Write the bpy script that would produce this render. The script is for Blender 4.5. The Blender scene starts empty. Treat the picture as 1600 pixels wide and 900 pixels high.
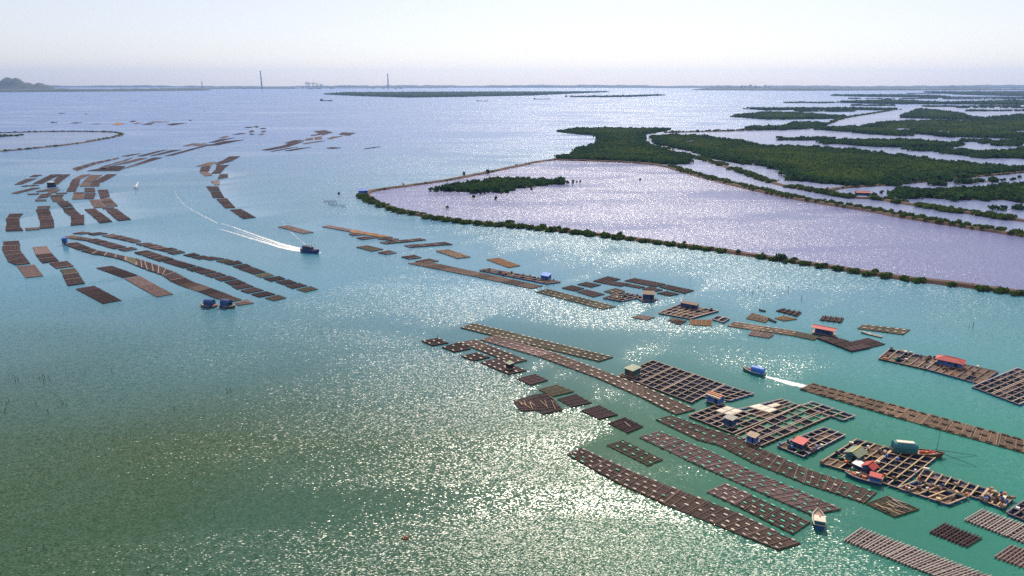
import bpy, math, random
import numpy as np
from mathutils import Vector, Matrix
random.seed(7); RNG = np.random.default_rng(7)
R = math.radians
S = bpy.context.scene
COL = S.collection
# ------------------------------------------------------------------ camera, sky, sun, exposure
CAM_H, FPX, CX, CY, YH = 110.0, 1066.0, 800.0, 450.0, 130.0      # height, focal length in pixels of a 1600 wide frame, horizon row
PITCH = math.atan((CY - YH) / FPX)
SUN_AZ, SUN_EL = 9.0, 44.0
cam = bpy.data.objects.new('camera', bpy.data.cameras.new('camera')); COL.objects.link(cam)
cam.data.sensor_width = 36.0; cam.data.lens = 36.0 * FPX / 1600.0
cam.data.clip_start = 1.0; cam.data.clip_end = 200000.0
cam.location = (0, 0, CAM_H); cam.rotation_euler = (math.pi / 2 - PITCH, 0, 0)
S.camera = cam
W = bpy.data.worlds.new('World'); S.world = W; W.use_nodes = True
nt = W.node_tree; nt.nodes.clear()
sky = nt.nodes.new('ShaderNodeTexSky'); sky.sky_type = 'NISHITA'; sky.sun_disc = False
sky.sun_elevation = R(SUN_EL); sky.sun_rotation = R(SUN_AZ)
sky.altitude = 0; sky.air_density = 0.75; sky.dust_density = 0.9; sky.ozone_density = 1.0
bg = nt.nodes.new('ShaderNodeBackground'); bg.inputs['Strength'].default_value = 0.105
wo = nt.nodes.new('ShaderNodeOutputWorld')
sky_tint = nt.nodes.new('ShaderNodeMix'); sky_tint.data_type = 'RGBA'; sky_tint.inputs[0].default_value = 0.45      # even pale tint added to whiten the sky and its reflections
sky_tint.inputs[7].default_value = (7.6, 6.9, 6.8, 1.0); nt.links.new(sky.outputs[0], sky_tint.inputs[6])
nt.links.new(sky_tint.outputs[2], bg.inputs[0]); nt.links.new(bg.outputs[0], wo.inputs[0])
sun = bpy.data.objects.new('sun', bpy.data.lights.new('sun', 'SUN')); COL.objects.link(sun)
sun.data.energy = 4.4; sun.data.angle = R(0.53); sun.data.color = (1.0, 0.91, 0.76)
sd = Vector((math.sin(R(SUN_AZ)) * math.cos(R(SUN_EL)), math.cos(R(SUN_AZ)) * math.cos(R(SUN_EL)), math.sin(R(SUN_EL))))
sun.rotation_euler = sd.to_track_quat('Z', 'Y').to_euler(); sun.location = (0, 0, 400)
vs = S.view_settings; vs.view_transform = 'Standard'; vs.look = 'None'; vs.exposure = 0.30; vs.gamma = 1.0; vs.use_curve_mapping = False
S.render.engine = 'CYCLES'
S.cycles.max_bounces = 6; S.cycles.diffuse_bounces = 2; S.cycles.glossy_bounces = 2; S.cycles.transparent_max_bounces = 6
S.cycles.volume_bounces = 0; S.cycles.use_denoising = False; S.cycles.caustics_reflective = False; S.cycles.caustics_refractive = False

# ------------------------------------------------------------------ helpers
CP, SP = math.cos(PITCH), math.sin(PITCH)
def gp(px, py, z=0.0):
    """world point at height z that stands at a spot of the survey grid"""
    dx, dy = px - CX, py - CY
    down = dy * CP + FPX * SP; fwd = FPX * CP - dy * SP
    k = (CAM_H - z) / down
    return Vector((dx * k, fwd * k, z))
def mpp(px, py):
    """metres per survey pixel at that spot"""
    return CAM_H / ((py - CY) * CP + FPX * SP)
def tag(o, label, cat, group=None, kind=None):
    if label: o['label'] = label
    if cat: o['category'] = cat
    if group: o['group'] = group
    if kind: o['kind'] = kind
    return o
def link(o, parent=None):
    COL.objects.link(o)
    if parent is not None: o.parent = parent
    return o
def empty(name, loc, rz=0.0):
    o = bpy.data.objects.new(name, None); o.empty_display_size = 0.5
    o.location = loc; o.rotation_euler = (0, 0, rz); COL.objects.link(o); return o
class MB:
    def __init__(s): s.v = []; s.f = []; s.m = []
    def add(s, vs_, fs, mi=0):
        b = len(s.v); s.v += [tuple(p) for p in vs_]; s.f += [tuple(b + i for i in f) for f in fs]; s.m += [mi] * len(fs); return s
    def box(s, c, d, rz=0.0, mi=0, taper=1.0):
        ca, sa = math.cos(rz), math.sin(rz); vs_ = []
        for z, t in ((-.5, 1.0), (.5, taper)):
            for x, y in ((-.5, -.5), (.5, -.5), (.5, .5), (-.5, .5)):
                X, Y = x * d[0] * t, y * d[1] * t
                vs_.append((c[0] + X * ca - Y * sa, c[1] + X * sa + Y * ca, c[2] + z * d[2]))
        return s.add(vs_, [(3, 2, 1, 0), (4, 5, 6, 7), (0, 1, 5, 4), (1, 2, 6, 5), (2, 3, 7, 6), (3, 0, 4, 7)], mi)
    def beam(s, a, b, w, h, mi=0, bottom=False):
        a = Vector(a); b = Vector(b); d = b - a; L = math.hypot(d.x, d.y) or 1e-6
        n = Vector((-d.y / L, d.x / L, 0)) * (w / 2); u = Vector((0, 0, h / 2))
        vs_ = [a - n - u, a + n - u, b + n - u, b - n - u, a - n + u, a + n + u, b + n + u, b - n + u]
        fs = [(4, 7, 6, 5), (0, 3, 7, 4), (1, 5, 6, 2), (0, 4, 5, 1), (3, 2, 6, 7)]
        if bottom: fs.append((0, 1, 2, 3))
        return s.add(vs_, fs, mi)
    def tube(s, a, b, r0, r1=None, n=6, mi=0):
        a = Vector(a); b = Vector(b); r1 = r0 if r1 is None else r1
        d = (b - a).normalized(); q = d.to_track_quat('Z', 'Y'); vs_ = []
        for p, r in ((a, r0), (b, r1)):
            for i in range(n):
                t = 2 * math.pi * i / n; vs_.append(p + q @ Vector((r * math.cos(t), r * math.sin(t), 0)))
        fs = [(i, (i + 1) % n, n + (i + 1) % n, n + i) for i in range(n)] + [tuple(range(n - 1, -1, -1)), tuple(range(n, 2 * n))]
        return s.add(vs_, fs, mi)
    def prism(s, poly, z0, z1, mi=0):
        n = len(poly); vs_ = [(p[0], p[1], z0) for p in poly] + [(p[0], p[1], z1) for p in poly]
        return s.add(vs_, [tuple(range(n, 2 * n))] + [(i, (i + 1) % n, n + (i + 1) % n, n + i) for i in range(n)], mi)
    def mesh(s, name, mats):
        me = bpy.data.meshes.new(name); me.from_pydata(s.v, [], s.f)
        for m in (mats if isinstance(mats, (list, tuple)) else [mats]): me.materials.append(m)
        if any(s.m): me.polygons.foreach_set('material_index', s.m)
        me.update(); return me
    def build(s, name, mats, parent=None):
        return link(bpy.data.objects.new(name, s.mesh(name, mats)), parent)

# ------------------------------------------------------------------ materials
def newmat(name):
    m = bpy.data.materials.new(name); m.use_nodes = True; t = m.node_tree; t.nodes.clear()
    o = t.nodes.new('ShaderNodeOutputMaterial'); return m, t, o
def nd(t, typ, ins=None, **kw):
    n = t.nodes.new(typ)
    for k, v in kw.items(): setattr(n, k, v)
    for k, v in (ins or {}).items():
        if isinstance(v, bpy.types.NodeSocket): t.links.new(v, n.inputs[k])
        else: n.inputs[k].default_value = v
    return n
def rgba(c): return (c[0], c[1], c[2], 1.0)
def mixc(t, f, a, b):
    n = t.nodes.new('ShaderNodeMix'); n.data_type = 'RGBA'
    for sock, v in ((n.inputs[0], f), (n.inputs[6], a), (n.inputs[7], b)):
        if isinstance(v, bpy.types.NodeSocket): t.links.new(v, sock)
        else: sock.default_value = rgba(v) if isinstance(v, (tuple, list)) else v
    return n.outputs[2]
def mth(t, op, a, b=None, c=None, clamp=False):
    n = t.nodes.new('ShaderNodeMath'); n.operation = op; n.use_clamp = clamp
    for i, v in enumerate((a, b, c)):
        if v is None: continue
        if isinstance(v, bpy.types.NodeSocket): t.links.new(v, n.inputs[i])
        else: n.inputs[i].default_value = v
    return n.outputs[0]
def vmth(t, op, a, b=None):
    n = t.nodes.new('ShaderNodeVectorMath'); n.operation = op
    for i, v in enumerate((a, b)):
        if v is None: continue
        if isinstance(v, bpy.types.NodeSocket): t.links.new(v, n.inputs[i])
        elif op == 'SCALE' and i == 1: n.inputs['Scale'].default_value = v
        else: n.inputs[i].default_value = v
    return n.outputs[0]
def remap(t, v, a, b, c=0.0, d=1.0):
    return nd(t, 'ShaderNodeMapRange', {'Value': v, 'From Min': a, 'From Max': b, 'To Min': c, 'To Max': d}).outputs[0]
def paint(name, col, col2=None, rough=0.75, scale=1.2, amt=0.5, objvar=0.25, detail=4.0, spec=0.3):
    """weathered surface: two tones mixed by noise, value varied from piece to piece"""
    m, t, o = newmat(name)
    g = nd(t, 'ShaderNodeNewGeometry'); oi = nd(t, 'ShaderNodeObjectInfo')
    no = nd(t, 'ShaderNodeTexNoise', {'Vector': g.outputs['Position'], 'Scale': scale, 'Detail': detail, 'Roughness': 0.65})
    f = mth(t, 'MULTIPLY', remap(t, no.outputs['Fac'], 0.35, 0.68), amt)
    c = mixc(t, f, col, col2 or tuple(x * 0.5 for x in col))
    hv = nd(t, 'ShaderNodeHueSaturation', {'Color': c, 'Value': remap(t, oi.outputs['Random'], 0, 1, 1 - objvar, 1 + objvar)})
    b = nd(t, 'ShaderNodeBsdfPrincipled', {'Base Color': hv.outputs[0], 'Roughness': rough, 'Specular IOR Level': spec})
    t.links.new(b.outputs[0], o.inputs[0]); return m
M = {}
# raft woods: (bed, pole)
M['bed_dark'] = paint('bed_dark', (0.028, 0.018, 0.024), (0.054, 0.035, 0.040), 0.9, 0.9, 0.8)
M['pole_dark'] = paint('pole_dark', (0.080, 0.048, 0.052), (0.040, 0.025, 0.030), 0.85, 0.8, 0.7, 0.35)
M['bed_brown'] = paint('bed_brown', (0.070, 0.047, 0.042), (0.125, 0.088, 0.074), 0.9, 0.9, 0.8, 0.35)
M['pole_brown'] = paint('pole_brown', (0.175, 0.122, 0.104), (0.095, 0.065, 0.056), 0.85, 0.8, 0.7, 0.4)
M['bed_pink'] = paint('bed_pink', (0.135, 0.088, 0.080), (0.210, 0.150, 0.135), 0.9, 0.6, 0.8)
M['pole_pink'] = paint('pole_pink', (0.25, 0.175, 0.165), (0.15, 0.10, 0.095), 0.85, 0.7, 0.7, 0.3)
M['bed_tan'] = paint('bed_tan', (0.105, 0.072, 0.050), (0.17, 0.12, 0.085), 0.9, 0.7, 0.8)
M['pole_tan'] = paint('pole_tan', (0.27, 0.185, 0.130), (0.16, 0.105, 0.075), 0.85, 0.9, 0.7, 0.3)
M['bed_olive'] = paint('bed_olive', (0.050, 0.046, 0.030), (0.095, 0.085, 0.055), 0.9, 0.8, 0.8)
M['pole_olive'] = paint('pole_olive', (0.135, 0.120, 0.080), (0.075, 0.065, 0.045), 0.85, 0.8, 0.7, 0.3)
M['bed_orange'] = paint('bed_orange', (0.20, 0.10, 0.05), (0.26, 0.15, 0.08), 0.9, 0.9, 0.8)
M['pole_orange'] = paint('pole_orange', (0.34, 0.19, 0.10), (0.22, 0.12, 0.06), 0.85, 0.9, 0.7, 0.3)
M['bed_grey'] = paint('bed_grey', (0.040, 0.036, 0.042), (0.07, 0.06, 0.06), 0.9, 0.9, 0.8)
M['pole_grey'] = paint('pole_grey', (0.42, 0.35, 0.32), (0.26, 0.20, 0.19), 0.8, 0.9, 0.7, 0.25)
M['cage_wood'] = paint('cage_wood', (0.45, 0.34, 0.27), (0.26, 0.19, 0.16), 0.8, 0.8, 0.7, 0.25)
M['cage_wood_gold'] = paint('cage_wood_gold', (0.46, 0.33, 0.21), (0.27, 0.18, 0.11), 0.8, 0.8, 0.7, 0.25)
M['cage_wood_dark'] = paint('cage_wood_dark', (0.27, 0.19, 0.17), (0.15, 0.10, 0.09), 0.8, 0.8, 0.7, 0.25)
M['net_dark'] = paint('net_dark', (0.010, 0.013, 0.034), (0.028, 0.022, 0.045), 0.8, 1.5, 0.8, 0.5, spec=0.1)
M['net_green'] = paint('net_green', (0.012, 0.11, 0.075), (0.02, 0.16, 0.11), 0.5, 1.5, 0.8, 0.3, spec=0.15)
M['net_purple'] = paint('net_purple', (0.085, 0.058, 0.075), (0.13, 0.09, 0.10), 0.7, 1.5, 0.8, 0.3)
M['net_brown'] = paint('net_brown', (0.085, 0.055, 0.042), (0.15, 0.10, 0.075), 0.85, 1.5, 0.8, 0.3)
M['float_green'] = paint('float_green', (0.07, 0.42, 0.30), (0.10, 0.30, 0.22), 0.6, 2.0, 0.6, 0.25)
M['float_white'] = paint('float_white', (0.55, 0.48, 0.41), (0.42, 0.36, 0.30), 0.7, 2.0, 0.7, 0.25)
M['float_hole_dark'] = paint('float_hole_dark', (0.06, 0.045, 0.035), (0.03, 0.022, 0.02), 0.8, 2.0, 0.7, 0.25)
M['float_blue'] = paint('float_blue', (0.03, 0.07, 0.20), (0.05, 0.12, 0.28), 0.5, 2.0, 0.7, 0.3)
M['blue_wall'] = paint('blue_wall', (0.035, 0.12, 0.42), (0.06, 0.19, 0.48), 0.6, 1.3, 0.7, 0.15)
M['darkblue_wall'] = paint('darkblue_wall', (0.022, 0.055, 0.17), (0.03, 0.09, 0.24), 0.6, 1.3, 0.7, 0.15)
M['teal_wall'] = paint('teal_wall', (0.022, 0.125, 0.155), (0.04, 0.18, 0.21), 0.6, 1.3, 0.7, 0.15)
M['rust_roof'] = paint('rust_roof', (0.20, 0.14, 0.105), (0.11, 0.075, 0.06), 0.8, 1.6, 0.9, 0.15)
M['green_wall'] = paint('green_wall', (0.025, 0.10, 0.085), (0.04, 0.14, 0.12), 0.6, 1.3, 0.7, 0.15)
M['red_roof'] = paint('red_roof', (0.50, 0.045, 0.045), (0.24, 0.07, 0.055), 0.6, 1.6, 0.85, 0.15)
M['orange_roof'] = paint('orange_roof', (0.50, 0.15, 0.08), (0.38, 0.12, 0.07), 0.7, 1.0, 0.7, 0.15)
M['grey_roof'] = paint('grey_roof', (0.26, 0.25, 0.22), (0.15, 0.13, 0.11), 0.6, 1.6, 0.9, 0.15)
M['olive_roof'] = paint('olive_roof', (0.19, 0.22, 0.15), (0.10, 0.11, 0.08), 0.6, 1.6, 0.8, 0.15)
M['tan_roof'] = paint('tan_roof', (0.36, 0.28, 0.19), (0.20, 0.13, 0.09), 0.7, 1.6, 0.8, 0.15)
M['yellow_trim'] = paint('yellow_trim', (0.55, 0.47, 0.10), (0.42, 0.36, 0.10), 0.7, 1.0, 0.8, 0.15)
M['white'] = paint('white', (0.70, 0.69, 0.66), (0.5, 0.48, 0.45), 0.6, 1.4, 0.6, 0.12)
M['cream'] = paint('cream', (0.62, 0.56, 0.47), (0.42, 0.37, 0.30), 0.7, 1.4, 0.7, 0.15)
M['red'] = paint('red', (0.48, 0.03, 0.03), (0.36, 0.03, 0.03), 0.5, 1.4, 0.6, 0.15)
M['orange'] = paint('orange', (0.60, 0.17, 0.04), (0.42, 0.12, 0.03), 0.6, 1.4, 0.6, 0.15)
M['blue_tarp'] = paint('blue_tarp', (0.035, 0.13, 0.55), (0.08, 0.22, 0.62), 0.45, 1.4, 0.6, 0.12)
M['hull_blue'] = paint('hull_blue', (0.02, 0.06, 0.20), (0.035, 0.09, 0.25), 0.5, 0.8, 0.6, 0.1)
M['hull_teal'] = paint('hull_teal', (0.025, 0.15, 0.17), (0.04, 0.19, 0.20), 0.5, 0.8, 0.6, 0.1)
M['hull_wood'] = paint('hull_wood', (0.16, 0.085, 0.06), (0.10, 0.055, 0.04), 0.7, 0.8, 0.6, 0.1)
M['deck_wood'] = paint('deck_wood', (0.42, 0.33, 0.26), (0.30, 0.22, 0.17), 0.8, 0.9, 0.6, 0.1)
M['dark'] = paint('dark', (0.015, 0.016, 0.022), (0.03, 0.03, 0.035), 0.5, 1.0, 0.6, 0.1)
M['glass'] = paint('glass', (0.02, 0.03, 0.045), (0.03, 0.045, 0.06), 0.15, 1.0, 0.6, 0.1, spec=0.6)
M['stake'] = paint('stake', (0.020, 0.018, 0.020), (0.04, 0.03, 0.03), 0.85, 1.0, 0.6, 0.3)
M['ship'] = paint('ship', (0.05, 0.05, 0.06), (0.09, 0.06, 0.05), 0.6, 0.05, 0.6, 0.1)
M['concrete'] = paint('concrete', (0.24, 0.24, 0.25), (0.18, 0.18, 0.19), 0.8, 0.02, 0.6, 0.1)
M['mud'] = paint('mud', (0.055, 0.034, 0.028), (0.095, 0.058, 0.042), 0.9, 0.12, 0.9, 0.0)
M['levee_earth'] = paint('levee_earth', (0.105, 0.060, 0.048), (0.058, 0.042, 0.032), 0.92, 0.18, 0.9, 0.0, 6.0)
M['far_land'] = paint('far_land', (0.035, 0.055, 0.035), (0.07, 0.075, 0.05), 0.95, 0.004, 0.9, 0.0, 6.0)
M['hill_rock'] = paint('hill_rock', (0.05, 0.075, 0.045), (0.11, 0.11, 0.085), 0.95, 0.012, 0.8, 0.0, 6.0)
def leafmat(name, a, b, c):
    m, t, o = newmat(name)
    at = nd(t, 'ShaderNodeAttribute', attribute_name='tint')
    g = nd(t, 'ShaderNodeNewGeometry')
    big = nd(t, 'ShaderNodeTexNoise', {'Vector': g.outputs['Position'], 'Scale': 0.02, 'Detail': 3.0})
    f = mth(t, 'MULTIPLY_ADD', remap(t, big.outputs['Fac'], 0.38, 0.62), 0.35, mth(t, 'MULTIPLY', at.outputs['Fac'], 0.8), clamp=True)
    col = mixc(t, f, a, b)
    col = mixc(t, mth(t, 'POWER', at.outputs['Fac'], 3.0), col, c)
    d = nd(t, 'ShaderNodeBsdfDiffuse', {'Color': col})
    tr = nd(t, 'ShaderNodeBsdfTranslucent', {'Color': col})
    mx = nd(t, 'ShaderNodeMixShader', {0: 0.3, 1: d.outputs[0], 2: tr.outputs[0]})
    t.links.new(mx.outputs[0], o.inputs[0]); return m
M['leaf'] = leafmat('leaf', (0.013, 0.052, 0.036), (0.046, 0.100, 0.032), (0.102, 0.148, 0.040))
M['leaf_scrub'] = leafmat('leaf_scrub', (0.040, 0.085, 0.028), (0.085, 0.130, 0.034), (0.135, 0.160, 0.045))
M['bark'] = paint('bark', (0.05, 0.038, 0.03), (0.08, 0.06, 0.05), 0.9, 2.0, 0.6, 0.1)

def water_mat(name, deep, near_right, far, slope, calm_attr, rough=0.30, outer=None):
    """wind-rippled water: ripple slopes of several sizes tilt the normal; body colour blends silt tones with painted-in blue sky reflection"""
    m, t, o = newmat(name)
    P = nd(t, 'ShaderNodeNewGeometry').outputs['Position']
    def ripple(scale, stretch, rot, det):
        mp = nd(t, 'ShaderNodeMapping', {'Vector': P, 'Rotation': (0, 0, R(rot)), 'Scale': (scale * stretch, scale, 0.0)})
        n = nd(t, 'ShaderNodeTexNoise', {'Vector': mp.outputs[0], 'Scale': 1.0, 'Detail': det, 'Roughness': 0.55}, noise_dimensions='2D')
        return vmth(t, 'SUBTRACT', n.outputs['Color'], (0.5, 0.5, 0.5))
    r1 = vmth(t, 'SCALE', ripple(2.6, 0.42, 12, 2.0), 1.45 * slope)
    r2 = vmth(t, 'SCALE', ripple(0.62, 0.50, 18, 1.0), 0.46 * slope)
    r3 = vmth(t, 'SCALE', ripple(0.045, 0.7, 35, 1.0), 0.10 * slope)
    sm = vmth(t, 'ADD', vmth(t, 'ADD', r1, r2), r3)
    # wind lanes: ripples are weaker in some streaks, and in the lee of the rafts
    mp = nd(t, 'ShaderNodeMapping', {'Vector': P, 'Rotation': (0, 0, R(38)), 'Scale': (0.0028, 0.011, 0.0)})
    ln = nd(t, 'ShaderNodeTexNoise', {'Vector': mp.outputs[0], 'Scale': 1.0, 'Detail': 3.0, 'Roughness': 0.6, 'Distortion': 0.6}, noise_dimensions='2D')
    lane = remap(t, ln.outputs['Fac'], 0.34, 0.53, 0.50, 1.0)
    if calm_attr:
        at = nd(t, 'ShaderNodeAttribute', attribute_name='calm')
        lane = mth(t, 'MULTIPLY', lane, mth(t, 'SUBTRACT', 1.0, mth(t, 'MULTIPLY', at.outputs['Fac'], 0.82)))
    sc = nd(t, 'ShaderNodeVectorMath', operation='SCALE'); t.links.new(sm, sc.inputs[0]); t.links.new(lane, sc.inputs['Scale'])
    nrm = vmth(t, 'NORMALIZE', vmth(t, 'ADD', vmth(t, 'MULTIPLY', sc.outputs[0], (1, 1, 0)), (0, 0, 1)))
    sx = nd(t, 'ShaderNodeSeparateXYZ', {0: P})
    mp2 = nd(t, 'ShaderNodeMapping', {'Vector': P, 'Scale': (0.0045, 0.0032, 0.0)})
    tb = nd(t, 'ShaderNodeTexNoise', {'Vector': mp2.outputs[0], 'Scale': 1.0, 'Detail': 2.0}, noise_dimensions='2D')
    silt = mth(t, 'ADD', remap(t, sx.outputs[0], -20.0, 150.0), mth(t, 'MULTIPLY_ADD', tb.outputs['Fac'], 0.35, -0.175), clamp=True)  # silt tone shifts from left to right across the bay
    out = mth(t, 'ADD', remap(t, sx.outputs[1], 195.0, 370.0), mth(t, 'MULTIPLY_ADD', tb.outputs['Fac'], 0.5, -0.25), clamp=True)  # farther out, the sky's blue reflection is painted into the colour
    b = nd(t, 'ShaderNodeBsdfPrincipled', {'Base Color': mixc(t, remap(t, sx.outputs[1], 420.0, 1500.0), mixc(t, out, mixc(t, silt, deep, near_right), far), outer or far), 'Roughness': remap(t, lane, 0.15, 1.0, 0.12, rough), 'IOR': 1.333, 'Normal': nrm})
    t.links.new(b.outputs[0], o.inputs[0]); return m
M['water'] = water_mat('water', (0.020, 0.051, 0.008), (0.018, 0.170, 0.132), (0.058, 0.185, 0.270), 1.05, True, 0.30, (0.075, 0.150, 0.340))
M['pond_water'] = water_mat('pond_water', (0.118, 0.130, 0.275), (0.118, 0.130, 0.275), (0.118, 0.130, 0.275), 1.0, False, 0.27)
M['marsh_water'] = water_mat('marsh_water', (0.140, 0.175, 0.330), (0.140, 0.175, 0.330), (0.140, 0.175, 0.330), 0.75, False, 0.26)
M['lagoon_water'] = water_mat('lagoon_water', (0.090, 0.150, 0.290), (0.090, 0.150, 0.290), (0.090, 0.150, 0.290), 0.8, False, 0.26)
def foam_mat():
    m, t, o = newmat('foam')
    P = nd(t, 'ShaderNodeNewGeometry').outputs['Position']
    at = nd(t, 'ShaderNodeAttribute', attribute_name='cover')
    n = nd(t, 'ShaderNodeTexNoise', {'Vector': P, 'Scale': 0.75, 'Detail': 5.0, 'Roughness': 0.7})
    th = mth(t, 'SUBTRACT', 0.80, mth(t, 'MULTIPLY', at.outputs['Fac'], 0.62))
    f = remap(t, mth(t, 'SUBTRACT', n.outputs['Fac'], th), -0.03, 0.08)
    d = nd(t, 'ShaderNodeBsdfDiffuse', {'Color': (0.82, 0.83, 0.82, 1)}); tr = nd(t, 'ShaderNodeBsdfTransparent')
    mx = nd(t, 'ShaderNodeMixShader', {0: f, 1: tr.outputs[0], 2: d.outputs[0]})
    t.links.new(mx.outputs[0], o.inputs[0]); return m
M['foam'] = foam_mat()

# ------------------------------------------------------------------ survey data: rafts (corner spots), read off in tiles
def T(x0, y0, s):           # tile transform
    return lambda *pts: [(x0 + u / s, y0 + v / s) for u, v in pts]
RAFTS = []                  # dicts: q = 4 spots (side a: q0->q1, side b: q3->q2), n pieces along q0->q1
def raft(q, n, kind, label, group=None, lvl=2, fl=None, rows=3, gap=0.0, seq=None, **kw):
    RAFTS.append(dict(q=q, n=n, kind=kind, label=label, group=group, lvl=lvl, fl=fl, rows=rows, gap=gap, seq=seq, **kw))
def strip(up, lo, ns, **kw):   # a bent strip given by matching points on its two edges
    for i in range(len(up) - 1):
        raft([up[i], up[i + 1], lo[i + 1], lo[i]], ns[i] if isinstance(ns, (list, tuple)) else ns, **kw)
# --- near strips beside the open water
SQ = dict(lvl=0)
strip([(908,701),(993,740),(1063,767),(1153,803),(1252,851)], [(885,711),(967,757),(1036,788),(1115,820),(1217,861)], [2,1,2,2], kind='brown', fl='float_white', rows=4,
      label='{o} section, towards the red-flagged boat, of the dark strip edging the open glittering water', seq='s1', **SQ)
raft([(975,689),(1036,719),(1013,729),(948,697)], 1, 'olive', 'short olive-brown pole raft floating alone beside the pale-floated dark strip', fl='float_green', rows=2, **SQ)
strip([(1031,675),(1110,706),(1180,739),(1250,768),(1315,797)], [(999,684),(1073,720),(1127,744),(1200,776),(1268,806)], [2,2,2,2], kind='pink', fl='float_green', rows=4,
      label='{o} section, counted towards the red-flagged boat, of the green-floated raft strip touching its bow', seq='s3', **SQ)
raft([(1133,757),(1173,774),(1147,790),(1104,770)], 1, 'pink', 'raft with pale brown floats heading the short strip beside the red-flagged boat', fl='float_white', rows=4, **SQ)
raft([(1174,774.5),(1267,817),(1239,836),(1148,790.5)], 2, 'brown', '{o} green-floated section after the pale-floated one in the short strip beside the red-flagged boat', fl='float_green', rows=4, seq='s4', **SQ)
strip([(1049,650),(1116,673),(1153,684)], [(1024,656.5),(1089,688),(1124,697)], [2,1], kind='brown', fl='float_green', rows=3,
      label='{o} section, from the free end, of the strip passing the cages with the box hut', seq='s5', **SQ)
strip([(1154,685),(1196,705),(1260,733),(1371,771)], [(1125,698),(1175,724),(1255,756),(1351,788)], [1,2,3], kind='brown', fl='float_green', rows=3,
      label='{o} section, from the kink, of the strip running below the red-roofed cage rafts', seq='s5b', **SQ)
raft([(1388,776),(1436,796.5),(1397,809),(1353,788.5)], 1, 'olive', 'olive raft with loose pale poles heaped on it, ending the strip below the gabled-hut cages', fl='float_hole_dark', rows=3, loose=14, **SQ)
# pale pole rafts
raft([(1345,826),(1590,917),(1535,931),(1317,845.6)], 3, 'grey', '{o} bay, from the free corner, of the long bleached pole raft with open slats', seq='p1', slats=True, **SQ)
raft([(1534,797),(1660,842),(1630,862),(1505,814)], 2, 'grey', '{o} bay of the bleached slatted raft floating beside the blue-edged cage end', seq='p2', slats=True, **SQ)
raft([(1477,818.5),(1534,841),(1509,856),(1452,833.5)], 1, 'dark', 'small dark slatted raft floating between the two bleached slatted rafts', slats=True, **SQ)
raft([(1581,853),(1640,872),(1612,893),(1553,872)], 1, 'pink', 'brown slatted raft tucked below the long side of the bleached slatted pair', slats=True, **SQ)
# tan strip; dark blocks on it stand in for rows of dark holes
raft([(1269,600),(1420,640),(1402,654),(1249,609)], 5, 'tan', '{o} section, from the boat-wake end, of the long tan bamboo strip', seq='t1', fl='float_hole_dark', rows=3, lvl=1)
raft([(1420,640),(1600,688),(1600,709),(1402,654)], 5, 'tan', '{o} section, from the boat-wake end, of the long tan bamboo strip', seq='t1', fl='float_hole_dark', rows=3, lvl=1)
raft([(1600,688),(1670,707),(1660,728),(1600,709)], 2, 'tan', '{o} section, from the boat-wake end, of the long tan bamboo strip', seq='t1', fl='float_hole_dark', rows=3, lvl=1)
# --- strips in the middle
L1 = dict(lvl=1)
raft([(740,506),(958.5,559),(936,566),(719,513)], 6, 'olive', '{o} section, from the free tip, of the olive-brown strip lying alongside the pinkish one', seq='s6', fl='float_white', rows=3, **L1)
strip([(773,525),(869,553)], [(750,532),(841,558)], 3, kind='pink', fl='float_white', rows=3, label='{o} section, from the free tip, of the pinkish strip alongside the olive one', seq='s7', **L1)
strip([(870,553.5),(943,581),(1004,604),(1087,641)], [(842,558.5),(932,591),(1004,623),(1055,649)], [2,2,3], kind='brown', fl='float_white', rows=3,
      label='{o} dark section, from the pinkish one, of the strip leading to the green-hut cages', seq='s7b', **L1)
g8 = 'short dark rafts along the inner raft line'
raft([(685.5,529),(701,536.7),(675,541),(657.5,533.6)], 1, 'dark', 'small dark raft at the free end of the inner raft line', fl='float_white', **L1)
raft([(717,535.5),(735.7,546),(710,551),(690,543.7)], 1, 'dark', 'dark raft attached to the outer end of the three-piece dark strip', fl='float_white', **L1)
raft([(742.7,531.5),(824,564),(801,569),(717.5,536)], 3, 'brown', '{o} piece, from the end tied to another raft, of the short all-dark strip', seq='s8', fl='float_white', rows=3, **L1)
raft([(746,552),(766,559),(740,565),(720.5,557.7)], 1, 'dark', 'dark raft between the three-piece strip and the raft with the tiny dark hut', fl='float_white', **L1)
raft([(777.7,561),(823,580),(794,586),(751,567.5)], 1, 'dark', 'dark raft carrying a tiny dark hut', fl='float_white', **L1)
raft([(836,585.7),(856,595),(829,603),(807,592.7)], 1, 'dark', 'lone dark raft next past the one with the tiny dark hut', **L1)
raft([(871,602.5),(896.7,612.5),(864,620),(842,610)], 1, 'olive', 'dark raft touching the corner of the raft heaped with loose poles', **L1)
raft([(829,620),(845,642),(813,643),(802,627.7)], 1, 'dark', 'ragged half of the double raft heaped with loose poles', loose=7, **L1)
raft([(857,615),(880,641.7),(846.5,648.7),(830,619)], 1, 'dark', 'larger half of the double raft, pale poles lying across it', loose=5, **L1)
raft([(901,617),(924.7,630),(893,637),(871,625)], 1, 'dark', 'dark raft with raised ridges beside the pole-heaped double raft', **L1)
raft([(937.5,634.7),(965.5,648.7),(936,655.7),(908,643)], 1, 'dark', 'dark raft between the ridged one and the one with a single pale pole', **L1)
raft([(976.5,653),(1005,667),(980,677.5),(949.5,662.3)], 1, 'dark', 'dark raft with a single pale pole laid across its middle', loose=1, **SQ)
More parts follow.
